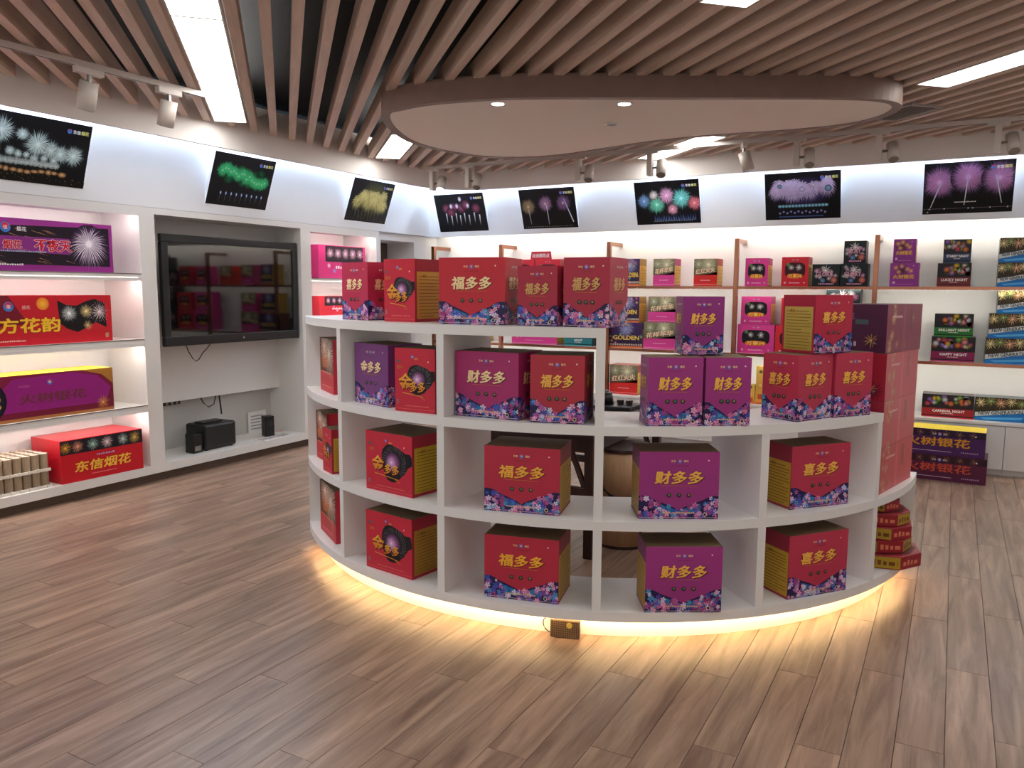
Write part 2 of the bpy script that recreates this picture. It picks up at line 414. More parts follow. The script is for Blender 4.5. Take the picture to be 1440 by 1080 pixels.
# fascia with rounded corner, hidden cool strip behind it
def fpath(off, rad, n=10):
    x, y, r = FX-off, FY+off, rad+off
    P = [(x, YF)] + [(x+r-r*math.cos(R(90*i/n)), y-r+r*math.sin(R(90*i/n))) for i in range(n+1)] + [(XR, y)]
    return P
def ribbon(o0, o1, z0, z1, rad=.5):
    a, b = fpath(o0, rad), fpath(o1, rad); m = MB(); k = len(a)
    for p, q in zip(a, b):
        for (t, z) in ((p, z0), (q, z0), (q, z1), (p, z1)): m.v.append(Vector((t[0], t[1], z)))
    for i in range(k-1):
        for q in range(4): m.f.append((4*i+q, 4*i+(q+1) % 4, 4*i+4+(q+1) % 4, 4*i+4+q)); m.mi.append(0)
    m.f.append((0, 1, 2, 3)); m.mi.append(0); e = 4*(k-1); m.f.append((e+3, e+2, e+1, e)); m.mi.append(0)
    return m
tr = ribbon(0, .025, FZ0, FZ1+.2).build('trim_1', FASCIA); tag(tr, 'white ceiling fascia running round the room above the pictures', 'fascia', kind='structure')
ribbon(.025, .07, FZ1-.05, FZ1-.035).build('fascia_ledge', FASCIA, tr)
ce = BX((XC, YF, 3.05), (XR, YB, 3.15)).build('ceiling', VOID); tag(ce, 'slatted wood ceiling below a black void', 'ceiling', kind='structure')
ribbon(.025, .42, 2.735, 2.75).build('cove_ceiling', WALLW, tr)
BX((XL, YF, 2.690), (XL+.02, YU-.02, 2.705)).build('cove_led', COOL, tr)
BX((XL+.02, YU-.02, 2.690), (XR, YU, 2.705)).build('cove_led', COOL, tr)

# slats (45 degrees) and light panels; p = across the slats, q = along them
S2 = math.sqrt(.5)
def pq(p, q): return (p*S2-q*S2, p*S2+q*S2)
LIGHTS = [(-.349, 5.205, 6.38), (-.349, 4.02, 5.20), (-.349, 2.83, 4.015), (.965, 6.50, 7.68), (1.845, 2.01, 3.19), (3.31, 5.80, 6.98), (3.745, 2.86, 4.03),
          (.965, .6, 1.78), (3.745, 1.1, 2.28), (-1.9, .6, 1.78), (-1.9, 3.2, 4.38), (5.2, 2.4, 3.58), (-.349, -1.6, -.42), (1.845, -1.2, -.02), (2.6, .2, 1.38)]  # this row: unseen panels added to light the display front
def span(p0, p1, step):
    n = max(1, round((p1-p0)/step)); return [p0+(p1-p0)*i/n for i in range(n+1)]
slats = []
x = -.513
while x > -5.2: slats.append(x); x -= .1408
slats += [-.349] + span(-.194, .81, .1425) + [.965] + span(1.12, 1.69, .1425) + [1.845] + span(2.0, 3.165, .1425) + [3.31] + [3.46, 3.59] + [3.745]
x = 3.91
while x < 8.6: slats.append(x); x += .1408
def clipq(p):
    # room rectangle in x,y -> q range
    lo, hi = -99, 99
    for (c, s, a, b) in ((S2*p, -S2, FX, XR), (S2*p, S2, YF, FY)):
        r_ = sorted(((a-c)/s, (b-c)/s)); lo = max(lo, r_[0]); hi = min(hi, r_[1])
    return lo, hi
SH = .105
for p in slats:
    lo, hi = clipq(p)
    lo, hi = lo-.02, hi-.012 if p > 0 else hi-.012
    segs = [(lo+.03, hi)]
    for (lp, q0, q1) in LIGHTS:
        if abs(lp-p) < .145:
            ns = []
            for a, b in segs:
                if q1 < a or q0 > b: ns.append((a, b)); continue
                if q0-.012 > a: ns.append((a, q0-.012))
                if q1+.012 < b: ns.append((q1+.012, b))
            segs = ns
    for a, b in segs:
        if b-a < .05: continue
        # rounded fascia corner
        l = b-a; x, y = pq(p, a)
        o = BX((0, -.026, 0), (l, .026, SH)).build('slat', SLAT, ce, (x, y, 2.72), R(135))
names = ['over the cabinet with the long boxes, end by the fascia', 'in the row over the cabinets, middle panel', 'in the row over the cabinets, panel farthest from the fascia', 'half hidden by the wavy ceiling island, near the wall corner', 'in front of the wavy ceiling island', 'behind the wavy ceiling island by the back fascia', 'beyond the end of the wavy ceiling island']
for i, (p, q0, q1) in enumerate(LIGHTS):
    x, y = pq(p, q0); l = q1-q0
    e = empty('ceiling_light_panel', (x, y, 2.72), R(135))
    tag(e, 'bright rectangular ceiling panel ' + (names[i] if i < 7 else 'added out of view to light the display front'), 'light', 'ceiling light panels')
    fr = MB()
    for s in (-1, 1): fr.box((0, s*.112-.004, -.004), (l, s*.112+.004, .06))
    fr.box((0, -.112, -.004), (.006, .112, .06)); fr.box((l-.006, -.112, -.004), (l, .112, .06))
    fr.build('frame', mat('panel_frame', (225, 222, 218), .4), e)
    BX((.006, -.108, 0), (l-.006, .108, .012)).build('diffuser', PANEL, e)

# wavy ceiling island
ISL = [(-3.25, 4.13), (-3.49, 4.5), (-3.68, 4.99), (-3.69, 5.42), (-3.55, 5.84), (-3.28, 6.04), (-2.9, 6.08), (-2.49, 5.98), (-2.04, 5.86), (-1.61, 5.83), (-1.13, 5.89), (-.72, 5.87), (-.46, 5.70), (-.35, 5.42), (-.44, 5.18), (-.76, 4.95), (-1.3, 4.67), (-1.84, 4.38), (-2.2, 4.19), (-2.52, 4.08), (-2.85, 4.03), (-3.08, 4.06)]
def catmull(P, n=6):
    out = []; k = len(P)
    for i in range(k):
        p0, p1, p2, p3 = [Vector(P[(i+j-1) % k]) for j in range(4)]
        for t in range(n):
            t /= n; out.append(.5*((2*p1)+(-p0+p2)*t+(2*p0-5*p1+4*p2-p3)*t*t+(-p0+3*p1-3*p2+p3)*t**3))
    return [(p.x, p.y) for p in out]
isl = catmull(ISL); ic = (sum(p[0] for p in isl)/len(isl), sum(p[1] for p in isl)/len(isl))
def inset(P, d):
    k = len(P); out = []
    for i in range(k):
        t = Vector(P[(i+1) % k])-Vector(P[i-1]); t.normalize(); nrm = Vector((-t.y, t.x))
        q = Vector(P[i])+nrm*d
        if (q-Vector(ic)).length > (Vector(P[i])-Vector(ic)).length: q = Vector(P[i])-nrm*d
        out.append((q.x, q.y))
    return out
e = empty('ceiling_island', (ic[0], ic[1], 2.6)); tag(e, 'wavy peanut-shaped ceiling island with brown rim and downlights', 'ceiling panel')
loc = lambda P: [(p[0]-ic[0], p[1]-ic[1]) for p in P]
rim = MB(); o_, i_ = loc(isl), loc(inset(isl, .055)); k = len(o_)
for a in range(k):
    b = (a+1) % k
    for (P0, P1, z0, z1) in ((o_[a], o_[b], 0, .135),): pass
n0 = 0
for (P, z) in ((o_, 0), (o_, .135), (i_, .135), (i_, 0)):
    for p in P: rim.v.append(Vector((p[0], p[1], z)))
for q in range(4):
    for a in range(k):
        b = (a+1) % k; q2 = (q+1) % 4; rim.f.append((q*k+a, q*k+b, q2*k+b, q2*k+a)); rim.mi.append(0)
rim.build('rim', RIMW, e)
MB().prism(i_, .004, .02).build('plaster_face', ISLE, e)
for (x, y, on) in ((-2.46, 4.234, 1), (-1.793, 4.585, 1), (-2.084, 5.102, 0)):
    x -= ic[0]; y -= ic[1]
    d = MB().cyl(.05, -.002, .006, 20, 0, None, (x, y)).build('downlight', mat('downlight_ring', (215, 205, 196), .4), e)
    MB().cyl(.036, -.003, .001, 16, 0, None, (x, y)).build('lens', LENS if on else BLACKP, d)
# ceiling vent
e = empty('ceiling_vent', (-.40, 6.20, 2.71), R(135)); tag(e, 'pale square-framed air vent beside the wavy ceiling island', 'vent')
f = MB()
for s in (-1, 1): f.box((-.22, s*.13-.012, 0), (.22, s*.13+.012, .02)); f.box((s*.22-.012, -.13, 0), (s*.22+.012, .13, .02))
f.build('frame', mat('vent_frame', (170, 160, 152), .5), e)
for i in range(7): BX((-.21, -.11+.036*i, .004), (.21, -.095+.036*i, .018)).build('louvre', mat('vent_louvre', (120, 110, 104), .6), e)

# track rails and spots
def rail(a, b, label):
    a = Vector(a); b = Vector(b); l = (b-a).length
    o = BX((0, -.017, 0), (l, .017, .03)).build('track_rail', SPOTW, None, a, math.atan2(b.y-a.y, b.x-a.x)); tag(o, label, 'light track', 'lighting tracks')
    MB().box((.01, -.006, -.001), (l-.01, .006, .004)).build('groove', BLACKP, o)
rail((-4.20, 2.30, 2.68), (-4.18, 3.55, 2.68), 'lighting track under the slats above the cabinet of long boxes')
rail((-4.75, 6.68, 2.68), (.75, 6.66, 2.68), 'long lighting track under the slats in front of the back fascia')
def spot(x, y, kind, face, label, on=False):
    """kind 0: head hanging from an adapter; kind 1: upright driver box with the head at its side. face = direction (degrees) the head points."""
    e = empty('track_spotlight', (x, y, 2.68), R(face)); tag(e, label, 'spotlight', 'track spotlights')
    if kind == 0:
        BX((-.02, -.08, -.035), (.02, .08, 0)).build('adapter', SPOTW, e, bevel=.003)
        MB().cyl(.012, -.075, -.035, 10).build('stem', GREYM, e)
        M = Matrix.Translation((.0, 0, -.07)) @ rot_to((.32, 0, -1)).to_4x4()
        h = MB().cyl(.048, 0, .15, 22, 0, M).build('head', SPOTW, e, smooth=True)
        MB().cyl(.040, .1495, .152, 18, 0, M).build('lens', mat('spot_lens', (120, 112, 104), .2), h)
    else:
        BX((-.07, -.02, -.02), (.07, .02, 0)).build('adapter', SPOTW, e, bevel=.003)
        BX((-.022, -.03, -.205), (.022, .03, -.02)).build('driver', SPOTW, e, bevel=.003)
        MB().cyl(.010, 0, .05, 8, 0, Matrix.Translation((.02, 0, -.14)) @ rot_to((1, 0, 0))).build('pivot', GREYM, e)
        M = Matrix.Translation((.085, .05, -.085)) @ rot_to((.15, -.55, -1))
        h = MB().cyl(.042, 0, .14, 20, 0, M).build('head', SPOTW, e, smooth=True)
        MB().cyl(.036, .1395, .142, 16, 0, M).build('lens', LENS if on else mat('spot_lens', (120, 112, 104), .2), h)
        MB().cyl(.032, -.004, .0, 14, 0, M).build('vent_cap', BLACKP, h)
spot(-4.19, 2.79, 0, 180, 'white cylinder spotlight above the cabinet, end of track away from light panel')
spot(-4.185, 3.29, 0, 180, 'white cylinder spotlight on the track end beside the long light panel')
for x, ln in ((-4.62, 'white spotlight on the track at the wall corner, first of the row'), (-4.20, 'white spotlight on the track between the pink-comet and triple-trail pictures'), (-3.03, 'white spotlight on the track above the triple-trail picture edge'), (-2.36, 'white spotlight in front of the half-hidden light panel'), (-1.16, 'white spotlight on the track above the violet cascade picture'), (-.57, 'white spotlight under the end of the wavy ceiling island'), (.19, 'white spotlight on the track above the big pink bursts picture')):
    spot(x, 6.665, 1, 0, ln, x < -4.5)
spot(-1.57, 6.665, 0, 20, 'white hanging cylinder spotlight on the long track behind the ceiling island')

# ================================================================== LEFT WALL FURNITURE
def cabinet_bay(name, y0, y1, label, shelves, led):
    e = empty(name, (XL, (y0+y1)/2, 0)); tag(e, label, 'cabinet'); h = (y1-y0)/2; D = XC-XL; T = .045
    for s in (-1, 1): BX((D+.001, s*h-(T if s > 0 else 0), .07), (0, s*h+(T if s < 0 else 0), 2.098)).build('side_panel', WHITE, e)
    BX((D+.001, -h+T, .07), (D+.02, h-T, 2.098)).build('back_panel', WHITE, e)
    BX((D+.02, -h+T, 2.06), (0, h-T, 2.098)).build('header', WHITE, e)
    BX((D+.02, -h+T, .07), (0, h-T, .134)).build('deck', WHITE, e)
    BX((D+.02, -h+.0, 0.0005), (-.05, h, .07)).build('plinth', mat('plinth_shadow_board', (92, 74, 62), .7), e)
    BX((-.018, -h+T, 2.03), (0, h-T, 2.06)).build('header_apron', WHITE, e)
    for z in shelves:
        s = BX((D+.02, -h+T, z-.03), (-.004, h-T, z)).build('shelf', WHITE, e)
        BX((-.018, -h+T, z-.055), (-.002, h-T, z-.0305)).build('front_apron', WHITE, s)
        BX((-.004, -h+T, z-.006), (0, h-T, z)).build('edge_strip', GREYM, s)
    for z in list(shelves)+[2.06]:
        BX((-.034, -h+T+.02, (z-.03 if z < 2 else z)-.008), (-.020, h-T-.02, (z-.03 if z < 2 else z)-.001)).build('led_strip', led, e)
    return e
cabinet_bay('shelf_cabinet', 2.0, 3.925, 'white built-in shelf cabinet holding the long firework boxes', (1.605, 1.115, .612), BAYL)
cabinet_bay('shelf_cabinet', 5.635, 6.70, 'narrow white shelf cabinet between the television and the corner', (1.60, 1.235, .80), BAYL)
# television niche
y0, y1 = 3.925, 5.635; hc = (y0+y1)/2; h = (y1-y0)/2; D = XC-XL
e = empty('media_cabinet', (XL, hc, 0)); tag(e, 'white media cabinet with recessed television panel and low shelf', 'cabinet')
for s in (-1, 1): BX((D+.001, s*h-(.085 if s > 0 else 0), .07), (0, s*h+(.085 if s < 0 else 0), 2.098)).build('side_panel', WHITE, e)
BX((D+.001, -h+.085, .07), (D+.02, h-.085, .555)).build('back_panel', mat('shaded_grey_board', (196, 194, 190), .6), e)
BX((D+.02, -h+.085, .555), (XN-XL, h-.085, 2.05)).build('television_panel', WHITE, e)
BX((XN-XL, -h+.085, 2.05), (0, h-.085, 2.098)).build('header', WHITE, e)
BX((D+.02, -h+.085, .07), (0, h-.085, .134)).build('deck', WHITE, e)
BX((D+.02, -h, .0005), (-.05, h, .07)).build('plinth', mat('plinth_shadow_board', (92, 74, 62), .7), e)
# television
e = empty('television', (-5.36, 4.806, 1.04)); tag(e, 'large switched-off flat television in the recessed white panel', 'television')
W2, H2 = .725, .875
b = MB()
t = .062
b.box((-.04, -W2, 0), (0, W2, .075)); b.box((-.04, -W2, H2-t), (0, W2, H2)); b.box((-.04, -W2, .075), (0, -W2+t, H2-t)); b.box((-.04, W2-t, .075), (0, W2, H2-t))
b.build('bezel', BLACKP, e, bevel=.006)
BX((-.035, -W2+t, .075), (-.012, W2-t, H2-t)).build('screen', SCREEN, e)
BX((-.11, -W2+.1, .1), (-.04, W2-.1, H2-.1)).build('rear_housing', BLACKP, e)
BX((XN+5.36+.001, -.2, .3), (-.11, .2, .6)).build('wall_bracket', BLACKP, e)
MB().cyl(.010, 0, .002, 12, 0, Matrix.Translation((0, .06, .037)) @ rot_to((1, 0, 0))).build('badge', GREYM, e)
MB().tube([(-.02, -.52, .0), (-.02, -.50, -.05), (-.02, -.46, -.11), (-.02, -.43, -.135), (-.02, -.40, -.12), (-.02, -.36, -.07), (-.02, -.31, -.03), (-.02, -.28, .0)], .004).build('cable', BLACKP, e)
# electronics on the low shelf
DZ = .1345
e = empty('subwoofer_box', (-5.55, 4.64, DZ)); tag(e, 'black electronics box on the low shelf under the television', 'electronics')
BX((-.12, -.17, .008), (.12, .17, .22)).build('case', BLACKP, e, bevel=.02); BX((-.05, -.13, .22), (.05, .08, .235)).build('lid', BLACKP, e, bevel=.004)
for s in (-1, 1):
    for q in (-1, 1): MB().cyl(.015, 0, .008, 10, 0, None, (s*.09, q*.13)).build('foot', BLACKP, e)
o = BX((-.05, -.045, 0), (.05, .045, .16)).build('power_adapter', BLACKP, None, (-5.48, 4.40, DZ), bevel=.006); tag(o, 'small black upright adapter beside the black electronics box', 'adapter')
BX((.05, -.03, .02), (.052, .03, .06)).build('label_plate', GREYM, o)
e = empty('speaker', (-5.52, 5.26, DZ), R(-20)); tag(e, 'slim black desktop speaker on the low shelf among papers', 'speaker')
BX((-.045, -.045, 0), (.045, .045, .19)).build('case', BLACKP, e, bevel=.006); MB().cyl(.03, 0, .003, 16, 0, Matrix.Translation((.045, 0, .12)) @ rot_to((1, 0, 0))).build('grille', mat('grille', (38, 38, 40), .7), e)
def sheet(name, x, y, z, w_, l, rz, cols, label):
    o = BX((-w_/2, -l/2, 0), (w_/2, l/2, .003)).build(name, mat('paper_white', (232, 230, 228), .6), None, (x, y, z), rz); tag(o, label, 'leaflet', 'leaflets on the low shelf')
    cv = CV(w_, l, 4)
    for i in range(9): cv.rect(w_*.1+w_*.08*(i % 2), l*(.06+.1*i), w_*(.55+.35*cv.r.random()), l*(.11+.1*i), cols[i % len(cols)])
    cv.build('printed_top', 'top', w_, l, .003, o)
sheet('leaflet', -5.41, 5.24, DZ, .13, .42, R(8), [(60, 60, 64), (150, 70, 90), (120, 120, 130)], 'long printed leaflet at the front edge of the low shelf')
sheet('leaflet', -5.62, 5.42, DZ, .2, .2, R(20), [(190, 50, 70), (220, 120, 140)], 'pinkish leaflet lying behind the slim black speaker')
o = BX((-.004, -.11, 0), (.004, .11, .2)).build('notice_card', mat('paper_white', (232, 230, 228), .6), None, (-5.765, 5.36, DZ)); tag(o, 'pale notice card leaning behind the slim black speaker', 'card')
cv = CV(.22, .2, 6)
for i in range(5): cv.rect(.03, .03+.03*i, .19-.02*(i % 3), .042+.03*i, (160, 158, 160))
cm = cv.build('printed_front', 'right', .008, .22, .2, o)
o = BX((-.02, -.08, 0), (.02, .08, .03)).build('socket_strip', BLACKP, None, (-5.75, 4.40, .515)); tag(o, 'black socket strip under the television panel edge', 'socket strip')
for i in range(3): MB().cyl(.014, 0, .002, 10, 0, Matrix.Translation((.02, -.05+.05*i, .015)) @ rot_to((1, 0, 0))).build('socket', GREYM, o)
o = MB().tube([(-5.69, 4.66, .548), (-5.68, 4.68, .50), (-5.68, 4.73, .46), (-5.68, 4.79, .48), (-5.69, 4.82, .548)], .005).build('cable_loop', BLACKP); tag(o, 'looped black cable hanging above the black electronics box', 'cable')
o = MB().tube([(-5.69, 4.86, .546), (-5.69, 4.87, .46), (-5.68, 4.87, .38)], .007).build('cable_bundle', BLACKP); tag(o, 'straight black cables hanging behind the black electronics box', 'cable')
# corner window beyond the narrow cabinet
wn = BX((XC, 6.72, 0), (XL-.06, 6.80, 2.098)).build('window_1', WALLW); tag(wn, 'narrow corner window with dark brown panels', 'window', kind='structure')
BX((XC, 7.40, 0), (XL-.06, 7.849, 2.098)).build('window_jamb', WALLW, wn); BX((XC, 6.80, 2.02), (XL-.06, 7.40, 2.098)).build('window_head', WALLW, wn)
BRN = mat('brown_curtain', (92, 78, 66), .6)
for a, b in ((6.80, 7.10), (7.11, 7.40)): BX((XC+.001, a, 0), (XC+.03, b, 2.02)).build('brown_panel', BRN, wn)
BX((XC+.001, 7.10, 0), (XC+.04, 7.11, 2.02)).build('mullion', mat('brass_strip', (150, 128, 90), .4, .6), wn)

# ------------------------------------------------------------------ pictures
def poster(loc, rz, name_label, draw, W=.64, H=.42, tilt=19.5):
    e = empty('firework_picture', loc, rz); tag(e, name_label, 'picture', 'firework pictures above the shelves')
    # local: x along the wall, -y towards the room; leans out at the top
    T = Matrix.Rotation(R(tilt), 4, 'X')
    fr = MB().box((-W/2, 0, 0), (W/2, .028, H), 0, T).build('panel', mat('picture_edge', (206, 208, 212), .5), e)
    br = MB().box((-.02, .0, H*.80), (.02, .30*H, H*.84)).build('bracket', GREYM, e)
    cv = CV(W, H, 11); cv.boost = 1.8; cv.rect(0, 0, W, H, (8, 10, 17)); cv.up(); draw(cv); cv.up()
    u, v = W*.76, H*.87
    cv.disc(u, v, H*.038, (70, 130, 220)); cv.up(); cv.disc(u, v+.008, H*.02, (210, 60, 70), n=8); cv.text('东信', u+W*.078, v, H*.06, (246, 246, 246), .03); cv.text('烟花', u+W*.165, v, H*.06, (240, 240, 140), .03)
    m = cv.mesh('printed_picture', 'front', W, 0, H)
    o = bpy.data.objects.new('printed_picture', m); C.objects.link(o); o.parent = e; o.matrix_local = T
    return e
def d_white(c):
    for u, v, r in ((.10, .74, .17), (.30, .72, .09), (.60, .54, .13), (.70, .5, .13), (.84, .5, .14), (.2, .45, .07), (.28, .42, .06), (.44, .37, .07), (.02, .5, .12), (.36, .42, .05), (.54, .40, .06), (.64, .38, .06), (.46, .60, .18)):
        c.disc(u*.64, v*.42, r*.34, (96, 140, 150), (14, 18, 24)); c.up(); c.burst(u*.64, v*.42, r*.62, (226, 250, 250), (70, 120, 130), 46, .016); c.up()
    for i in range(12): c.burst((.12+.05*i)*.64, .30*.42, .035, (206, 226, 226), (60, 80, 90), 18, .05, droop=-.3)
    c.up()
    for i in range(10): c.disc((.10+.07*i+.02*c.r.random())*.64, (.16+.03*c.r.random())*.42, .020+.014*c.r.random(), (240, 190, 130), (40, 26, 20), 10, .012+.01*c.r.random())
    c.up(); c.rect(0, 0, .64, .045, (14, 14, 12)); c.up()
    for i in range(40): c.disc(c.r.random()*.64, .01+.05*c.r.random(), .0015, (226, 220, 150), n=5)
def d_green(c):
    for i in range(20):
        u, v = .18+.62*c.r.random(), .52+.25*c.r.random()-.0; v -= (u-.4)*.18
        c.disc(u*.64, v*.42, .05, (26, 130, 84), (10, 24, 22)); 
    c.up()
    for i in range(17):
        u = .16+.045*i; v = .70-.012*i+.12*(c.r.random()-.5)
        c.burst(u*.64, v*.42, .07, (80, 236, 150), (20, 96, 64), 34, .024); c.up()
        c.disc(u*.64, v*.42, .012, (200, 255, 220), (70, 210, 140), 8); c.L -= 1
    c.up(); c.up()
    for i in range(9):
        u = (.2+.085*i)*.64; c.disc(u, .24*.42, .016, (20, 60, 130), (10, 14, 24), 10); c.up(); c.disc(u, .245*.42, .007, (225, 240, 255), (120, 170, 240), 8, .014); c.line((u, .22*.42), (u-.006, .06*.42), .0014, (190, 190, 220), (60, 50, 60)); c.L -= 1
    c.up()
    c.rect(0, 0, .64, .02, (12, 14, 12))
def d_gold(c):
    c.disc(.36, .26, .2, (110, 110, 50), (14, 18, 14)); c.up()
    for i in range(18): c.burst((.14+.72*c.r.random())*.64, (.46+.34*c.r.random())*.42, .10, (236, 228, 150), (96, 90, 50), 34, .018, droop=.4); c.up()
    for i in range(8): c.line(((.2+.08*i)*.64, .28*.42), ((.21+.08*i)*.64, .06*.42), .002, (200, 200, 150), (50, 50, 40))
    for i in range(30): c.disc(c.r.random()*.64, .02+.05*c.r.random(), .0016, (230, 220, 160), n=5)
def d_comet(c):
    for u, v in ((.22, .62), (.36, .64), (.52, .62), (.62, .7), (.82, .6), (.3, .52)): c.disc(u*.64, v*.42, .06, (150, 70, 100), (12, 14, 20)); c.up()
    for u, v in ((.32, .68), (.44, .68), (.66, .68), (.52, .86)): c.disc(u*.64, v*.42, .022, (250, 250, 255), (120, 90, 130), 10, .03); c.up()
    for i, u in enumerate((.2, .3, .4, .48, .57, .66, .77, .87)): 
        v = .48-.06*(i % 2); c.line((u*.64, v*.42), (u*.64-.004, (v-.28)*.42), .016, (226, 236, 240), (14, 16, 22), .4); c.up(); c.disc(u*.64, v*.42, .009, (255, 255, 255), (190, 210, 220), 8)
def d_triple(c):
    for u, v, col in ((.14, .56, (190, 170, 130)), (.46, .62, (190, 150, 200)), (.78, .62, (150, 110, 160))):
        c.disc(u*.64, v*.42, .09, tuple(int(x*.45) for x in col), (14, 12, 26)); c.up(); c.burst(u*.64, v*.42, .11, col, (50, 36, 60), 60, .014); c.up()
        c.disc(u*.64, v*.42, .016, (255, 236, 200), col, 8); c.up()
    c.line((.14*.64, .5*.42), (.16*.64, .12*.42), .008, (226, 226, 230), (120, 120, 140)); c.line((.48*.64, .58*.42), (.49*.64, .1*.42), .010, (230, 236, 250), (120, 120, 150)); c.line((.8*.64, .72*.42), (.93*.64, .14*.42), .012, (150, 180, 230), (240, 244, 250))
    for i in range(22): c.disc((.05+.04*i)*.64, .05*.42, .003, (240, 240, 230), n=6)
def d_multi(c):
    for u, v, r, col in ((.14, .55, .1, (70, 120, 190)), (.34, .46, .13, (60, 180, 150)), (.5, .66, .12, (220, 130, 180)), (.72, .58, .14, (70, 190, 210)), (.92, .46, .1, (210, 80, 100)), (.58, .34, .08, (200, 120, 150)), (.3, .68, .07, (200, 200, 230))):
        c.disc(u*.64, v*.42, r*.6, tuple(int(x*.5) for x in col), (12, 14, 24)); c.up(); c.burst(u*.64, v*.42, r*.9, tuple(min(255, x+70) for x in col), tuple(int(x*.5) for x in col), 44, .02); c.up(); c.disc(u*.64, v*.42, r*.12, (250, 250, 255), tuple(min(255, x+70) for x in col), 8); c.up()
    for i in range(26): c.line(((.3+.025*i)*.64, .08*.42), ((.3+.025*i+.01*(i % 3-1))*.64, (.18+.06*c.r.random())*.42), .005, (130, 170, 250), (30, 50, 150), .3)
    for i in range(22): c.disc((.28+.028*i)*.64, .07*.42, .003, (236, 236, 246), n=5)
def d_violet(c):
    c.disc(.34, .25, .25, (84, 66, 140), (12, 12, 22), 24, .13); c.up()
    for i in range(30):
        c.burst((.14+.70*c.r.random())*.64, (.56+.24*c.r.random())*.42, .085, (222, 208, 250), (100, 84, 160), 30, .016, droop=.6)
        if i % 3 == 2: c.up()
    c.disc(.5*.64, .64*.42, .025, (240, 240, 255), (150, 140, 210), 10); c.disc(.84*.64, .64*.42, .03, (150, 220, 250), (50, 80, 140), 10); c.disc(.2*.64, .72*.42, .02, (140, 210, 240), (40, 60, 110), 10); c.up()
    for i in range(15): c.disc((.2+.044*i)*.64, .29*.42, .02, (170, 236, 250), (26, 90, 130), 9, .016)
    c.up()
    for i in range(13): c.disc((.2+.05*i)*.64, (.17 if i % 2 else .14)*.42, .012, (190, 190, 246), (40, 46, 110), 8)
    c.rect(.12, .05*.42, .5, .075*.42, (60, 90, 150)); c.up(); c.rect(.14, .085*.42, .48, .095*.42, (10, 12, 20))
def d_pink(c):
    for u, v in ((.18, .62), (.5, .7), (.84, .66)):
        c.disc(u*.64, v*.42, .13, (96, 64, 110), (22, 24, 36), 24); c.up(); c.burst(u*.64, v*.42, .16, (222, 160, 224), (110, 76, 130), 120, .013); c.up()
    for (a, b) in (((.2, .62), (.09, .13)), ((.5, .75), (.47, .16)), ((.8, .72), (.88, .18))):
        c.line((a[0]*.64, a[1]*.42), (b[0]*.64, b[1]*.42), .014, (190, 190, 240), (230, 240, 250), .3)
    c.up(); c.scribble(.36*.64, .215*.42, .6*.64, .010, (236, 240, 240)); c.rect(0, .10*.42, .64, .108*.42, (120, 110, 110)); c.up()
    for u in (.08, .25, .57, .76, .95, .52, .06): c.disc(u*.64, (.10 if u > .07 else .04)*.42, .007, (250, 252, 255), (90, 120, 150), 8)
for y, lab, dr in ((3.135, 'framed firework picture with white and teal bursts above the long boxes', d_white), (4.805, 'framed picture of green firework clusters above the television', d_green), (6.473, 'framed picture of golden willow fireworks above the narrow cabinet', d_gold)):
    poster((XL+.0015, y, 2.178), R(90), lab, dr, .64, .428, 20.5)
for x, lab, dr in ((-4.854, 'framed firework picture with pink glow and white comets by the corner', d_comet), (-3.775, 'framed firework picture of three bursts with rising trails', d_triple), (-2.492, 'framed firework picture with blue, green and pink bursts', d_multi), (-1.250, 'framed firework picture of violet cascade over a teal band', d_violet), (.031, 'framed picture of three large pink firework bursts', d_pink)):
    poster((x, YU-.0015, 2.144), 0, lab, dr)

# ------------------------------------------------------------------ boxes in the left cabinets
ZS1, ZS2, ZS3 = 1.6055, 1.1155, .6125
def long_purple(w, h):
    c = CV(w, h, 3); c.rect(0, 0, w, h, (142, 40, 132), (156, 52, 146)); c.up()
    c.poly([(0, h*.06), (w*.98, h*.06), (w*.98, h*.92), (0, h*.82)], (30, 16, 32)); c.up()
    c.poly([(0, h*.42), (w*.75, h*.34), (w*.75, h*.66), (0, h*.66)], (140, 44, 136)); c.rect(0, 0, w, h*.12, (140, 38, 128)); c.up()
    for i in range(26): u = w*(.2+.6*c.r.random()); v = h*(.15+.7*c.r.random()); c.line((u, v), (u+.07, v-.02), .0025, (214, 160, 110), (60, 30, 40))
    c.disc(w*.86, h*.56, h*.42, (110, 60, 130), (30, 16, 32)); c.up()
    c.burst(w*.86, h*.58, h*.5, (250, 244, 255), (150, 100, 170), 60, .02, droop=.25); c.up()
    logo(c, w*.42, h*.82, h*.1, False); c.text('烟花', w*.50, h*.80, h*.09, (240, 236, 240), .02); c.text('东信', w*.33, h*.83, h*.09, (240, 236, 240), .02)
    for off, col in ((.10, (250, 244, 248)), (.045, (206, 30, 56))):
        c.text('烟花', w*.45, h*.50, h*.17, col, off); c.text('不夜天', w*.66, h*.51, h*.24, col, off, maxw=w*.3); c.text('东信', w*.26, h*.5, h*.17, col, off); c.up()
    c.scribble(w*.35, h*.36, w*.62, h*.03, (170, 190, 220)); c.scribble(w*.2, h*.10, w*.5, h*.04, (240, 236, 240))
    return c
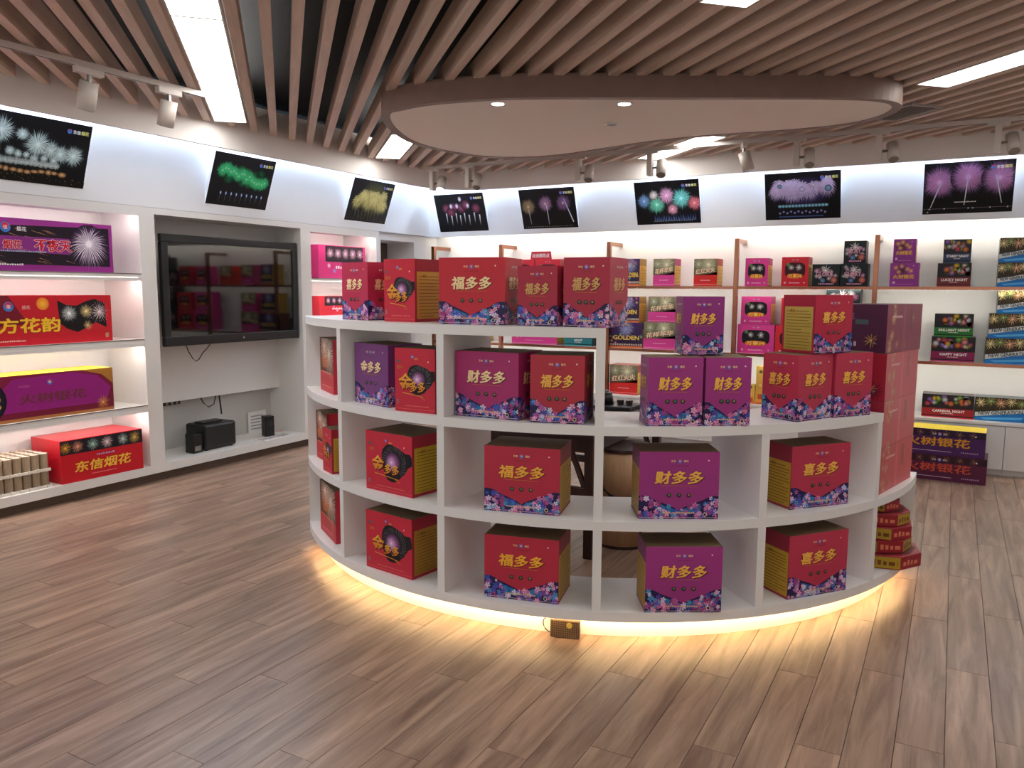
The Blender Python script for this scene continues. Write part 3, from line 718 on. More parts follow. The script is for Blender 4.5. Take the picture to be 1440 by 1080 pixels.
def long_red(w, h):
    c = CV(w, h, 4); c.rect(0, 0, w, h, (204, 30, 44), (196, 26, 40)); c.up(); c.poly([(0, h*.3), (w*.52, h*.42), (w*.42, h), (0, h)], (120, 20, 40)); c.up()
    c.disc(w*.60, h*.83, h*.13, (250, 190, 60), (230, 130, 40)); c.up()
    f = [(.68, .90), (.73, .80), (.79, .78), (.85, .88), (.90, .92), (.96, .83), (.965, .30), (.90, .42), (.85, .32), (.79, .22), (.73, .30), (.69, .42)]
    c.poly([(w*a, h*b) for a, b in f], (16, 14, 18)); c.up()
    c.burst(w*.745, h*.62, h*.22, (246, 250, 250), (90, 110, 110), 50, .03); c.burst(w*.845, h*.66, h*.2, (250, 226, 150), (60, 80, 120), 40, .03); c.burst(w*.925, h*.64, h*.24, (236, 220, 226), (120, 60, 90), 26, .03, tip=(240, 200, 210)); c.burst(w*.85, h*.36, h*.14, (220, 190, 130), (60, 50, 40), 20, .05); c.up()
    logo(c, w*.42, h*.78, h*.10, False); c.text('烟花', w*.51, h*.76, h*.08, (230, 180, 180), .02)
    for o, col in ((.07, (120, 40, 10)), (.035, (250, 200, 50))): c.text('东方花韵', w*.47, h*.40, h*.30, col, o, width=w*.44); c.up()
    c.scribble(w*.2, h*.08, w*.5, h*.03, (246, 200, 190)); c.rect(w*.955, h*.08, w*.975, h*.18, (200, 150, 110))
    return c
def long_mag(w, h):
    c = CV(w, h, 5); c.rect(0, 0, w, h, (116, 22, 52), (130, 26, 60)); c.up()
    P = [(w*(.62+.33*math.cos(R(a))), h*(.48+.46*math.sin(R(a)))) for a in range(-50, 231, 14)]
    c.poly([(w*.36, h*.2), (w*.95, h*.2), (w*.985, h*.55), (w*.9, h*.85), (w*.75, h*.97), (w*.42, h*.92), (w*.36, h*.7)], (150, 30, 126)); c.up()
    c.disc(w*.27, h*.48, h*.46, (40, 40, 66), (22, 20, 36), 20); c.up(); c.burst(w*.27, h*.5, h*.45, (110, 120, 160), (40, 40, 70), 50, .02); c.disc(w*.27, h*.56, h*.10, (226, 170, 50), (180, 120, 40)); c.up()
    for i in range(5): c.disc(w*(.335+.008*(i % 2)), h*(.28+.08*i), h*.05, (214, 160, 50), n=8)
    c.text('火树银花', w*.64, h*.47, h*.22, (112, 48, 60), .03, width=w*.38); logo(c, w*.62, h*.80, h*.06, False); c.text('东信烟花', w*.48, h*.75, h*.06, (190, 90, 150), .01)
    c.poly([(w*.80, h), (w, h), (w, h*.62), (w*.93, h*.86)], (176, 122, 50)); c.burst(w*.93, h*.2, h*.22, (230, 150, 70), (130, 40, 50), 22, .08); c.poly([(0, 0), (w, 0), (w, h*.07), (0, h*.07)], (170, 110, 60))
    return c
yl = 2.40
for z, hh, col, fn, yr, lab in ((ZS1, .338, (150, 46, 140), long_purple, 3.675, 'long purple firework box on the highest cabinet shelf'), (ZS2, .328, (200, 28, 42), long_red, 3.640, 'long red firework box with yellow characters on the second cabinet shelf'), (ZS3, .308, (124, 24, 56), long_mag, 3.622, 'long magenta and gold firework box on the third cabinet shelf')):
    wd = yr-yl
    carton('long_firework_box', lab, 'long boxes in the white cabinet', (-5.36, yl), 90, wd, .30 if z != ZS3 else .26, hh, z, col, {'front': fn(wd, hh)}, mat('yellow_top', (236, 206, 60), .5) if z == ZS3 else None)
def redbox(w, h):
    c = CV(w, h, 6); c.rect(0, 0, w, h, (200, 26, 40)); c.up(); c.rect(0, h*.66, w, h*.985, (26, 22, 34)); c.up()
    for i, (u, col) in enumerate(((.2, (226, 150, 120)), (.38, (170, 210, 200)), (.55, (250, 220, 226)), (.75, (190, 210, 200)), (.9, (230, 190, 90)), (.06, (220, 160, 50)))): c.burst(w*u, h*.82, h*.2, col, (50, 40, 50), 22, .05)
    c.up()
    for o, col in ((.06, (110, 20, 10)), (.03, (246, 196, 70))): c.text('东信烟花', w*.5, h*.34, h*.25, col, o, width=w*.68, shear=.15); c.up()
    c.scribble(w*.42, h*.54, w*.64, h*.045, (190, 170, 220)); c.scribble(w*.35, h*.12, w*.65, h*.025, (240, 150, 150))
    return c
carton('firework_box', 'glossy red firework box with gold characters on the cabinet deck beside tubes', None, (-5.345, 3.19), 88.5, .625, .36, .305, DZ, (198, 26, 42), {'front': redbox(.625, .305)})
e = empty('tube_rack', (-5.53, 2.83, DZ)); tag(e, 'rack of upright grey-brown cardboard firework tubes beside the red box', 'firework tubes')
tm = MB().cyl(.0285, .004, .235, 12).cyl(.022, .2352, .2355, 10, 1).mesh('tube', [mat('tube_card', (150, 130, 106), .7, noise=.12), mat('tube_cap', (206, 196, 180), .7)])
for i in range(10):
    for j in range(5):
        o = bpy.data.objects.new('tube', tm); C.objects.link(o); o.parent = e; o.location = (-.10+.058*j, -.27+.060*i, 0)
for z in (.0, .115):
    m = MB().box((.158, -.30, z), (.168, .30, z+.018))
    for i in range(10): m.box((.166, -.275+.06*i, z), (.176, -.265+.06*i, z+.022))
    m.build('plastic_band', mat('band_white', (220, 214, 204), .5), e)
def floralpink(w, h, seed, bg=(206, 50, 120)):
    c = CV(w, h, seed); c.rect(0, 0, w, h, bg); c.up(); c.rect(w*.14, h*.5, w*.95, h*.98, (40, 26, 36)); c.up()
    for i in range(5): c.burst(w*(.24+.16*i), h*.76, h*.22, (236, 190, 210), (90, 40, 60), 20, .05)
    c.up()
    for i in range(8): c.disc(w*(.2+.7*c.r.random()), h*(.12+.35*c.r.random()), h*.09, ((110, 160, 220), (230, 130, 190), (240, 220, 240))[i % 3], bg, 8)
    c.up(); c.scribble(w*.35, h*.3, w*.85, h*.1, (250, 236, 240))
    return c
carton('firework_box', 'pink firework box on the higher shelf of the narrow corner cabinet', 'boxes in the narrow cabinet', (-5.43, 5.89), 90, .70, .25, .325, 1.6005, (196, 44, 116), {'front': floralpink(.70, .325, 3)})
carton('firework_box', 'red picture box on the lower shelf of the narrow corner cabinet', 'boxes in the narrow cabinet', (-5.43, 5.89), 90, .52, .25, .19, 1.2355, (206, 44, 60), {'front': floralpink(.52, .19, 8, (206, 44, 60))})

# ================================================================== BACK WALL: base cabinets, worktop, rose-gold rack
CT = .443
units = [(-5.25+.63*i, -5.25+.63*(i+1)) for i in range(15)]
k0 = 0
for i, (a, b) in enumerate(units):
    if b > XR-.02: break
    a2, b2 = a+.318-.31, b
    e = empty('base_cabinet', ((a+b)/2, YC, 0)); 
    tag(e, ('first','second','third','fourth','fifth','sixth','seventh','eighth','ninth','tenth','eleventh','twelfth','thirteenth','fourteenth','fifteenth')[i] + ' low white base cabinet from the wall corner' + (' behind the purple floor cartons' if -.3 < a < 0 else ' with knobs beside the floor cartons' if 0 < a < .6 else ''), 'cabinet', 'base cabinets under the back worktop')
    hw = (b-a)/2
    BX((-hw+.001, .02, .05), (hw-.001, YB-YC-.001, CT-.025)).build('body', WHITE, e)
    BX((-hw+.001, .05, .0005), (hw-.001, .06, .05)).build('kickboard', WHITE, e)
    for s in (-1, 1):
        d = BX((min(0, s*hw)+.002, 0, .055), (max(0, s*hw)-.002, .018, CT-.03)).build('door', WHITE, e, bevel=.0015)
        MB().cyl(.011, 0, .022, 12, 0, Matrix.Translation((s*.035, 0, .291)) @ rot_to((0, -1, 0)), r2=.014).build('knob', GREYM, d)
o = BX((-5.26, YC-.012, CT-.0248), (XR-.001, YB-.0005, CT)).build('worktop', WHITE, bevel=.002); tag(o, 'long low white worktop along the back wall', 'worktop')
YP = 7.53
e = empty('shelf_rack', (0, YP, CT)); tag(e, 'rose-gold shelf rack with hooked posts and lit glass shelves', 'shelf rack')
posts = [-5.525+.0, -4.325, -3.073, -1.80, -.612, .58, 1.77, 2.96]
posts[0] = -5.21
SA, SB = 1.541, .918
for x in posts:
    p = BX((x-.02, -.02, .0005), (x+.02, .02, 1.98-CT)).build('post', ROSE, e, bevel=.002)
    BX((x-.02, .02, 1.98-CT-.04), (x+.02, YB-YP-.001, 1.98-CT)).build('hook_arm', ROSE, p, bevel=.002)
for i in range(len(posts)-1):
    a, b = posts[i]+.021, posts[i+1]-.021
    for z in (SA, SB):
        s = BX((a, .012, z-CT-.018), (b, .305, z-CT-.004)).build('shelf', GLASS, e)
        BX((a, -.012, z-CT-.026), (b, .012, z-CT)).build('front_rail', ROSE, s)
        BX((a, .012, z-CT-.003), (b, .305, z-CT)).build('clear_film', mat('shelf_white_film', (236, 236, 232), .3), s)
        BX((a+.02, .016, z-CT-.026), (b-.02, .026, z-CT-.0185)).build('led_strip', RACKL, s)
BX((-5.2, YU+.021-YP, 2.125-CT), (XR-.01, YU+.032-YP, 2.14-CT)).build('soffit_led', RACKL, e)

# designs of the small boxes on the rack
def g_golden(w, h, s=1):
    c = CV(w, h, s); c.rect(0, 0, w, h, (40, 24, 56), (70, 36, 96)); c.up(); c.burst(w*.5, h*.75, h*.45, (190, 200, 250), (70, 50, 130), 40, .03); c.disc(w*.5, h*.76, h*.1, (240, 250, 255), (140, 150, 230)); c.up()
    for i in range(12): c.burst(w*c.r.random(), h*(.1+.85*c.r.random()), h*.09, ((226, 120, 170), (120, 190, 190), (230, 200, 150))[i % 3], (60, 40, 70), 12, .08)
    c.up(); c.rect(0, 0, w, h*.07, (226, 120, 70)); c.text('GOLDEN', w*.5, h*.40, h*.17, (60, 20, 20), .05, width=w*.8); c.up(); c.text('GOLDEN', w*.5, h*.405, h*.17, (250, 216, 90), .03, width=w*.8); c.up()
    for i in range(14): c.burst(w*(i+.5)/14, h*.13, h*.07, (246, 240, 226), (150, 80, 60), 9, .12)
    return c
def g_pink(w, h, s=1, lo=(222, 66, 150), t='花样年华'):
    c = CV(w, h, s); c.rect(0, h*.4, w, h, (96, 92, 66), (140, 136, 106)); c.poly([(0, 0), (w, 0), (w, h*.52), (0, h*.33)], lo); c.up()
    c.burst(w*.62, h*.78, h*.42, (240, 236, 200), (110, 106, 80), 34, .03); c.burst(w*.2, h*.8, h*.28, (200, 206, 170), (90, 90, 70), 24, .03); c.up()
    c.text(t, w*.5, h*.56, h*.19, (110, 40, 60), .06, width=w*.84, shear=.2, rot=.12); c.up(); c.text(t, w*.5, h*.565, h*.19, (255, 226, 190), .035, width=w*.84, shear=.2, rot=.12)
    c.scribble(w*.3, h*.2, w*.7, h*.03, (250, 210, 230)); c.rect(0, h*.05, w, h*.06, (250, 200, 220))
    return c
def g_red(w, h, s=1): 
    c = g_pink(w, h, s, (222, 46, 40), '红红火火'); return c
def g_window(w, h, s=1, bg=(222, 60, 150), dark=(24, 20, 26)):
    c = CV(w, h, s); c.rect(0, 0, w, h, bg, tuple(min(255, x+16) for x in bg)); c.up()
    P = [(w*(.5+.38*math.copysign(abs(math.cos(R(a)))**.5, math.cos(R(a)))), h*(.55+.26*math.copysign(abs(math.sin(R(a)))**.6, math.sin(R(a))))) for a in range(0, 360, 15)]
    c.poly(P, dark); c.up(); c.burst(w*.36, h*.64, h*.14, (236, 240, 236), (60, 60, 60), 14, .05); c.burst(w*.64, h*.64, h*.16, (236, 240, 236), (60, 60, 60), 14, .05); c.disc(w*.24, h*.74, h*.06, (90, 150, 80), n=8); c.up()
    c.disc(w*.5, h*.35, w*.3, (226, 70, 30), (240, 120, 40), 16, h*.09); c.up(); c.text('万事兴', w*.5, h*.355, h*.13, (255, 226, 110), .035, width=w*.5); logo(c, w*.5, h*.90, h*.03)
    c.scribble(w*.3, h*.10, w*.7, h*.04, (255, 220, 236)); c.disc(w*.14, h*.12, h*.04, (250, 190, 220), n=6); c.disc(w*.86, h*.12, h*.04, (250, 190, 220), n=3)
    return c
def g_winred(w, h, s=1): return g_window(w, h, s, (218, 36, 54), (66, 24, 40))
def g_black(w, h, s=1):
    c = CV(w, h, s); c.rect(0, 0, w, h, (24, 28, 34), (30, 44, 48)); c.up()
    for i in range(16): c.burst(w*(.1+.8*c.r.random()), h*(.35+.5*c.r.random()), h*.14, ((236, 190, 214), (226, 226, 230), (190, 120, 160))[i % 3], (60, 50, 60), 12, .07)
    c.up(); c.burst(w*.5, h*.72, h*.3, (250, 244, 246), (110, 80, 100), 10, .05); c.text('GLORY', w*.45, h*.55, h*.2, (226, 170, 196), .03, width=w*.62); c.disc(w*.8, h*.28, h*.14, (226, 140, 120), (150, 60, 50)); c.disc(w*.4, h*.26, h*.12, (120, 160, 220), (40, 60, 90)); c.up()
    c.scribble(w*.25, h*.08, w*.8, h*.07, (250, 170, 210))
    return c
def g_purple(w, h, s=1):
    c = CV(w, h, s); c.rect(0, 0, w, h, (150, 56, 150), (160, 66, 160)); c.up(); c.disc(w*.4, h*.7, h*.3, (60, 24, 50), (150, 60, 150)); c.up()
    for u, v in ((.2, .8), (.4, .86), (.6, .74), (.3, .62), (.72, .66)): c.burst(w*u, h*v, h*.16, (250, 190, 120), (190, 80, 110), 16, .08)
    c.up(); c.text('火树银花', w*.48, h*.42, h*.17, (250, 196, 60), .035, width=w*.72); c.scribble(w*.25, h*.09, w*.8, h*.025, (226, 150, 220)); c.rect(w*.1, h*.12, w*.2, h*.22, (226, 180, 226)); c.disc(w*.8, h*.88, h*.02, (240, 220, 240), n=6)
    return c
def g_night(w, h, s=1, band=(130, 40, 50), t='NIGHT', bg=(26, 22, 28)):
    c = CV(w, h, s); c.rect(0, 0, w, h, bg, (40, 34, 44)); c.up()
    pal = [(236, 200, 60), (120, 190, 70), (240, 150, 160), (226, 226, 240), (240, 130, 60), (150, 110, 200), (210, 70, 100)]
    for i in range(16): c.disc(w*(.08+.84*c.r.random()), h*(.56+.36*c.r.random()), h*.13, pal[i % 7], tuple(int(x*.35) for x in pal[i % 7]), 10); c.up() if i % 4 == 3 else None
    for i in range(8): c.burst(w*(.1+.8*c.r.random()), h*(.6+.3*c.r.random()), h*.13, pal[(i+3) % 7], (60, 40, 40), 14, .06)
    c.up(); c.rect(0, h*.10, w, h*.40, band); c.up(); c.text(t, w*.52, h*.29, h*.11, (250, 246, 246), .03, maxw=w*.8); c.scribble(w*.38, h*.17, w*.62, h*.04, (240, 220, 220)); c.rect(0, 0, w, h*.05, tuple(min(255, int(x*1.3)) for x in band))
    return c
def g_blue(w, h, s=1):
    c = CV(w, h, s); c.rect(0, 0, w, h, (46, 38, 24), (60, 50, 30)); c.up()
    for i in range(5): c.burst(w*(.1+.2*i), h*(.78+.06*(i % 2)), h*.30, ((236, 220, 160), (150, 170, 100), (236, 180, 140))[i % 3], (110, 90, 50), 14, .07)
    c.up(); c.poly([(0, 0), (w, 0), (w, h*.42), (0, h*.16)], (26, 120, 200)); c.poly([(0, h*.16), (w, h*.42), (w, h*.58), (0, h*.34)], (214, 220, 216)); c.up()
    c.text('NEW GENERATION', w*.5, h*.37, h*.15, (70, 90, 110), .03, width=w*.86, rot=.09); c.poly([(w*.2, h*.05), (w*.9, h*.12), (w*.95, h*.22), (w*.1, h*.12)], (90, 180, 236))
    return c
Y0 = 7.565
def rackbox(fn, x0, w_, z, h_, lab, body, d=.2, **k):
    faces = {'front': fn(w_, h_, int(abs(x0)*100) % 50+1, **k)}
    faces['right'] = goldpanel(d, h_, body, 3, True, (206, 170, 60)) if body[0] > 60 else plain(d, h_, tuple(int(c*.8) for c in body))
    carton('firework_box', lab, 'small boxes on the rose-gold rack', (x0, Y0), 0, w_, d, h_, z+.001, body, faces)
UP, LO, CTR = SA, SB, CT
RB = [
 (g_golden, -2.975, .215, UP, .268, 'dark purple box with gold lettering on the upper glass shelf', (190, 150, 60)),
 (g_pink, -2.618, .215, UP, .264, 'pink and olive box alone on the upper glass shelf', (214, 70, 140)),
 (g_red, -2.212, .225, UP, .258, 'red box with dark burst picture on the upper glass shelf', (218, 60, 50)),
 (g_window, -1.726, .205, UP, .256, 'magenta box with black window picture, upper shelf beside hooked post', (214, 60, 146)),
 (g_winred, -1.400, .232, UP, .262, 'red box with dark window picture on the upper glass shelf', (210, 36, 54)),
 (g_black, -1.136, .228, UP, .195, 'black floral box beside the red window box, upper shelf', (28, 32, 38)),
 (g_black, -.900, .222, UP, .197, 'black floral box with another stacked on it, upper shelf', (30, 34, 40)),
 (g_black, -.880, .178, UP+.1985, .195, 'topmost black floral box of the upper shelf pile', (28, 34, 38)),
 (g_purple, -.505, .222, UP, .198, 'wider purple box under a smaller purple box, upper shelf', (150, 56, 150)),
 (g_purple, -.488, .172, UP+.1995, .200, 'smaller purple box on top of the wider purple box', (176, 90, 160)),
 (g_night, -.146, .245, UP, .193, 'dark box with reddish band on the upper glass shelf', (36, 28, 34)),
 (g_night, -.111, .200, UP+.1945, .192, 'dark box with bluish band topping the reddish-band box', (30, 30, 40)),
 (g_blue, .286, .25, UP, .192, 'lower blue and gold box on the upper glass shelf', (60, 80, 90)),
 (g_blue, .286, .25, UP+.1935, .196, 'topmost blue and gold box on the upper glass shelf', (60, 80, 90)),
 (g_golden, -3.060, .345, LO, .256, 'wide dark box with gold lettering, under another, lower shelf', (110, 60, 50)),
 (g_golden, -3.022, .268, LO+.2575, .258, 'dark box with gold lettering topping the wide one, lower shelf', (190, 150, 60)),
 (g_pink, -2.704, .335, LO, .266, 'wide pink and olive box under another, lower shelf', (214, 70, 140)),
 (g_pink, -2.660, .280, LO+.2675, .252, 'pink and olive box topping the wide pink one, lower shelf', (214, 70, 140)),
 (g_window, -1.775, .335, LO, .268, 'wide magenta window box under another, lower shelf', (214, 60, 146)),
 (g_window, -1.750, .270, LO+.2695, .258, 'magenta window box topping the wide magenta one, lower shelf', (214, 60, 146)),
 (g_winred, -1.430, .32, LO, .264, 'wide red window box under another, lower shelf', (210, 36, 54)),
 (g_winred, -1.388, .265, LO+.2655, .252, 'red window box topping the wide red one, lower shelf', (210, 36, 54)),
 (g_black, -1.06, .36, LO, .30, 'wide black floral box on the lower shelf under another', (30, 34, 40)),
 (g_black, -1.008, .28, LO+.3015, .30, 'black floral box topping the wide black one, lower shelf', (28, 32, 38)),
 (g_night, -.155, .322, LO, .207, 'magenta-banded night box under a green one, lower shelf', (40, 30, 34)),
 (g_night, -.142, .284, LO+.2085, .190, 'green-banded night box on the lower shelf', (40, 36, 30)),
 (g_blue, .240, .335, LO, .206, 'blue and gold box at the base of the three-high pile, lower shelf', (60, 80, 90)),
 (g_blue, .252, .32, LO+.2075, .200, 'blue and gold box in the middle of the three-high pile', (60, 80, 90)),
 (g_blue, .300, .27, LO+.409, .184, 'blue and gold box topping the three-high pile under the shelf', (60, 80, 90)),
 (g_night, -.195, .385, CTR, .193, 'long black night box with red band on the worktop', (36, 26, 30)),
 (g_blue, .199, .36, CTR, .194, 'long blue and gold box on the worktop', (60, 80, 90)),
 (g_pink, -4.21, .55, LO, .19, 'long pink box on the lower shelf seen under the curved top shelf', (214, 70, 140)),
 (g_night, -3.58, .32, LO, .20, 'teal and gold box seen under the curved top shelf', (40, 90, 96)),
 (g_purple, -4.90, .34, LO, .12, 'flat purple box on the lower shelf by the wall corner', (120, 40, 120)),
 (g_winred, -4.27, .33, UP, .276, 'pinkish red box on the upper shelf under the red paper sign', (206, 60, 80)),
 (g_winred, -3.93, .30, UP, .276, 'red and white box beside the red paper sign, upper shelf', (206, 70, 80)),
 (g_red, -3.055, .30, CTR, .30, 'dark red box on the worktop below the gold-lettered boxes', (170, 40, 40)),
]
bands = {(-.146): ((120, 36, 40), 'LUCKY NIGHT'), (-.111): ((44, 62, 96), 'STARRY NIGHT'), (-.155): ((140, 30, 84), 'HAPPY NIGHT'), (-.142): ((36, 122, 50), 'BRILLIANT NIGHT'), (-.195): ((160, 30, 44), 'CARNIVAL NIGHT'), (-3.58): ((40, 130, 140), 'NIGHT')}
for (fn, x0, w_, z, h_, lab, body) in RB:
    k = {}
    if fn is g_night: k = dict(band=bands[x0][0], t=bands[x0][1])
    rackbox(fn, x0, w_, z, h_, lab, body, **k)
# tall yellow box and small yellow box on the worktop
def g_yellow(w, h, s=1):
    c = CV(w, h, s); c.rect(0, 0, w, h, (226, 150, 60), (240, 206, 96)); c.up(); c.disc(w*.5, h*.86, w*.2, (130, 110, 60), n=10); c.burst(w*.5, h*.5, w*.4, (250, 226, 130), (210, 90, 50), 20, .06); c.text('福', w*.5, h*.2, w*.6, (190, 60, 30), .03); c.rect(0, 0, w, h*.04, (220, 70, 60)); return c
carton('yellow_box', 'tall narrow yellow box on the back worktop', None, (-1.587, Y0), 0, .085, .09, .355, CT+.0005, (230, 180, 80), {'front': g_yellow(.085, .355)})
carton('yellow_box', 'small yellow box standing beside the tall narrow yellow box', None, (-1.665, Y0), 0, .07, .09, .18, CT+.0005, (214, 176, 40), {'front': g_yellow(.07, .18, 4)})
# red paper sign standing on the upper shelf boxes
o = MB().prism([(-.127, 0), (.127, 0), (.115, .085), (-.115, .085)], 0, .006, 0, Matrix.Rotation(R(90), 4, 'X')).build('paper_sign', mat('sign_red', (206, 44, 60), .5), None, (-3.896, 7.64, SA+.278)); tag(o, 'small red paper sign with white characters above the shelf boxes', 'sign')
cv = CV(.254, .085); cv.text('自选烟花点', .127, .042, .042, (250, 240, 240), .03, maxw=.2); cv.build('printed_front', 'front', .254, .014, .085, o)
# floor cartons in front of the base cabinets
def floorcarton(w, h, txt, tc, bg, s):
    c = CV(w, h, s); c.rect(0, 0, w, h, bg); c.up(); c.rect(0, h*.72, w, h*.98, tuple(int(x*.55) for x in bg)); c.up(); logo(c, w*.45, h*.82, h*.07, True)
    for i in range(6): c.burst(w*(.05+.16*i), h*.85, h*.2, (120, 80, 60), bg, 10, .05)
    c.up(); c.text(txt, w*.42, h*.5, h*.34, (40, 12, 30), .06, width=w*.8); c.up(); c.text(txt, w*.42, h*.51, h*.34, tc, .03, width=w*.8); c.rect(0, h*.14, w*.6, h*.16, (190, 170, 190)); c.scribble(w*.72, h*.14, w*.92, h*.06, (160, 130, 160)); c.disc(w*.88, h*.82, h*.03, (230, 220, 230), n=8)
    return c
fa = -2.8
carton('firework_carton', 'dark maroon carton on the floor under the purple carton', 'floor cartons by the base cabinets', (-.30, 7.10), fa, .595, .30, .205, .0005, (78, 22, 56), {'front': floorcarton(.595, .205, '火树银花', (190, 70, 50), (84, 24, 58), 3)})
carton('firework_carton', 'purple carton with yellow characters stacked on the maroon floor carton', 'floor cartons by the base cabinets', (-.30, 7.105), fa, .575, .28, .205, .2065, (74, 30, 92), {'front': floorcarton(.575, .205, '火树银花', (206, 140, 40), (70, 28, 86), 4)}, mat('yellow_top', (236, 206, 60), .5))

# ================================================================== CURVED DISPLAY
CX, CY, RO, RI = -1.955, 4.695, 1.83, 1.42
ZD, ZA, ZB, ZC = .140, .535, .940, 1.345
e = empty('curved_display_shelf', (CX, CY, 0)); tag(e, 'white semicircular stepped display shelf with warm light under its base', 'display shelf')
c0 = (0, 0)
MB().arc(c0, RI+.08, 1.753, -133, -2, .0005, .119, 60).build('plinth', WHITE, e)
dk = MB().arc(c0, RI, RO, -135.6, .6, .12, ZD, 70).build('deck', WHITE, e)
MB().arc(c0, RO-.014, RO, -135.6, .6, .097, .12, 70).build('front_lip', WHITE, dk)
MB().arc(c0, RI, RO, -135.6, .6, ZA-.04, ZA, 70).build('shelf', WHITE, e)
MB().arc(c0, RI, RO, -135.6, -21.9, ZB-.04, ZB, 60).build('shelf', WHITE, e)
MB().arc(c0, RI, RO, -135.6, -66.9, ZC-.04, ZC, 40).build('shelf', WHITE, e)
tiers = {-135: 3, -112.5: 3, -90: 3, -67.5: 3, -45: 2, -22.5: 2, 0: 1}
zz = [(ZD, ZA-.04), (ZA, ZB-.04), (ZB, ZC-.04)]
for a, n in tiers.items():
    for (z0, z1) in zz[:n]:
        M = Matrix.Rotation(R(a), 4, 'Z'); 
        MB().box((RI, -.019, z0), (RO-.002, .019, z1), 0, M).build('end_panel' if a in (-135, 0) else 'divider', WHITE, e)
MB().arc(c0, RO-.0185, RO-.0145, -132, -3, .101, .1185, 60).build('led_strip', WARM, e)

RED, PUR, VIO, XIR = (202, 46, 66), (160, 42, 124), (116, 52, 122), (194, 42, 72)
G1 = 'boxes on the curved display'
FU, CAI, XI, JIN = '福多多', '财多多', '喜多多', '金多多'
def duobox(lab, A, ang, w_, d, h_, z, body, txt, seed, side=None, tcol=GOLD, front=True):
    body = tuple(int(c*.88+22) for c in body)  # haze over the boxes put into their body colour
    f = {'front': duo(w_, h_, body, txt, tcol, seed)}
    if side:
        for k, v in side.items():
            f[k] = goldpanel(d, h_, body, seed, True) if v == 'gold' else duo(d, h_, body, txt, tcol, seed+7)
    return carton('firework_box', lab, G1, A, ang, w_, d, h_, z, body, f, KRAFT)
def swbox(lab, A, ang, w_, d, h_, z, seed, gold=(186, 144, 40)):
    return carton('firework_box', lab, G1, A, ang, w_, d, h_, z, RED, {'front': swirl(w_, h_, RED, seed), 'right': goldpanel(d, h_, RED, seed, False, gold)}, KRAFT)
# top ledge
duobox('crimson floral box at the television end of the top ledge', (-2.721, 3.118), -15.9, .225, .20, .284, ZC, (196, 34, 72), XI, 1, {'right': 'duo'}, CREAM)
swbox('red box with black swirl print and gold side panel on the top ledge', (-2.384, 3.030), -4, .19, .235, .294, ZC, 2)
duobox('largest bright red floral box on the top ledge', (-2.011, 2.945), 10.4, .311, .24, .293, ZC, (204, 28, 44), FU, 3, {'right': 'duo'}, CREAM)
duobox('shortest shrink-wrapped red box on the top ledge', (-1.658, 3.030), -2, .193, .23, .255, ZC, (176, 34, 58), FU, 4, {'right': 'duo'}, (206, 160, 96))
duobox('tall shrink-wrapped red box at the step-down end of the top ledge', (-1.437, 3.026), 1.6, .205, .22, .288, ZC, (178, 34, 60), FU, 5, {'right': 'duo'}, (206, 160, 96))
# upper tier
carton('firework_box', 'picture box in the upper tier end bay beside the television', G1, (-3.080, 3.336), -34, .285, .10, .292, ZB, (196, 40, 60), {'front': photobox(.285, .292, 3)}, KRAFT)
duobox('violet floral box in the upper tier beside the swirl box', (-2.588, 3.048), -17, .285, .20, .296, ZB, VIO, JIN, 6, {'right': 'duo'}, CREAM)
swbox('red box with black swirl print in the upper tier bay', (-2.235, 2.912), 1, .220, .22, .292, ZB, 4)
duobox('wide magenta floral box in the upper tier', (-1.924, 2.944), 1.5, .315, .235, .290, ZB, (172, 34, 100), CAI, 7, {'right': 'duo'}, CREAM)
duobox('red floral box beside the wide magenta one, upper tier', (-1.550, 2.948), 14, .232, .24, .288, ZB, (182, 34, 52), FU, 8, {'right': 'duo'})
# lower section top
duobox('purple floral box on the lower ledge showing its side, by the step', (-1.085, 3.106), 31, .228, .16, .286, ZB, PUR, CAI, 9, {'left': 'duo'})
duobox('purple floral box in the middle of the lower ledge', (-.882, 3.236), 31, .190, .20, .285, ZB, PUR, CAI, 10, {'left': 'duo'})
duobox('purple floral box stacked on the two purple boxes of the lower ledge', (-.995, 3.268), 32, .175, .12, .245, ZB+.2895, (140, 36, 120), CAI, 11, {'left': 'duo'})
duobox('red floral box turned corner-on at the lower ledge', (-.566, 3.530), 62, .235, .185, .288, ZB, XIR, XI, 12, {'left': 'duo'})
duobox('red floral box on the lower ledge beside the pink carton pile', (-.442, 3.742), 54, .225, .20, .287, ZB, XIR, XI, 13, {'left': 'duo'})
carton('firework_box', 'red box with gold side panel stacked across two red ledge boxes', G1, (-.52, 3.60), 60, .25, .17, .252, ZB+.2905, XIR, {'front': duo(.25, .252, XIR, XI, GOLD, 14), 'left': goldpanel(.17, .252, XIR, 4, False, (166, 140, 60))}, KRAFT)
# middle tier
carton('firework_box', 'picture box in the middle tier end bay, touching the end panel', G1, (-3.165, 3.384), -30, .19, .12, .275, ZA, (196, 40, 60), {'front': photobox(.20, .275, 5)}, KRAFT)
carton('firework_box', 'small red box with gold side in the middle tier end bay', G1, (-2.905, 3.150), -27, .13, .16, .235, ZA, RED, {'front': swirl(.13, .235, RED, 6), 'right': goldpanel(.16, .235, RED, 6)}, KRAFT)
swbox('red swirl-print box with gold side in the middle tier', (-2.455, 2.962), -9, .315, .25, .288, ZA, 7, (176, 140, 20))
duobox('red floral box in the middle tier in front of the dark table legs', (-1.757, 2.916), 13.5, .338, .24, .290, ZA, (190, 30, 56), FU, 15, {'right': 'gold'}, (236, 170, 60))
duobox('purple floral box in the middle tier in front of the pale stool', (-1.120, 3.126), 29, .338, .20, .290, ZA, PUR, CAI, 16, {'left': 'gold'})
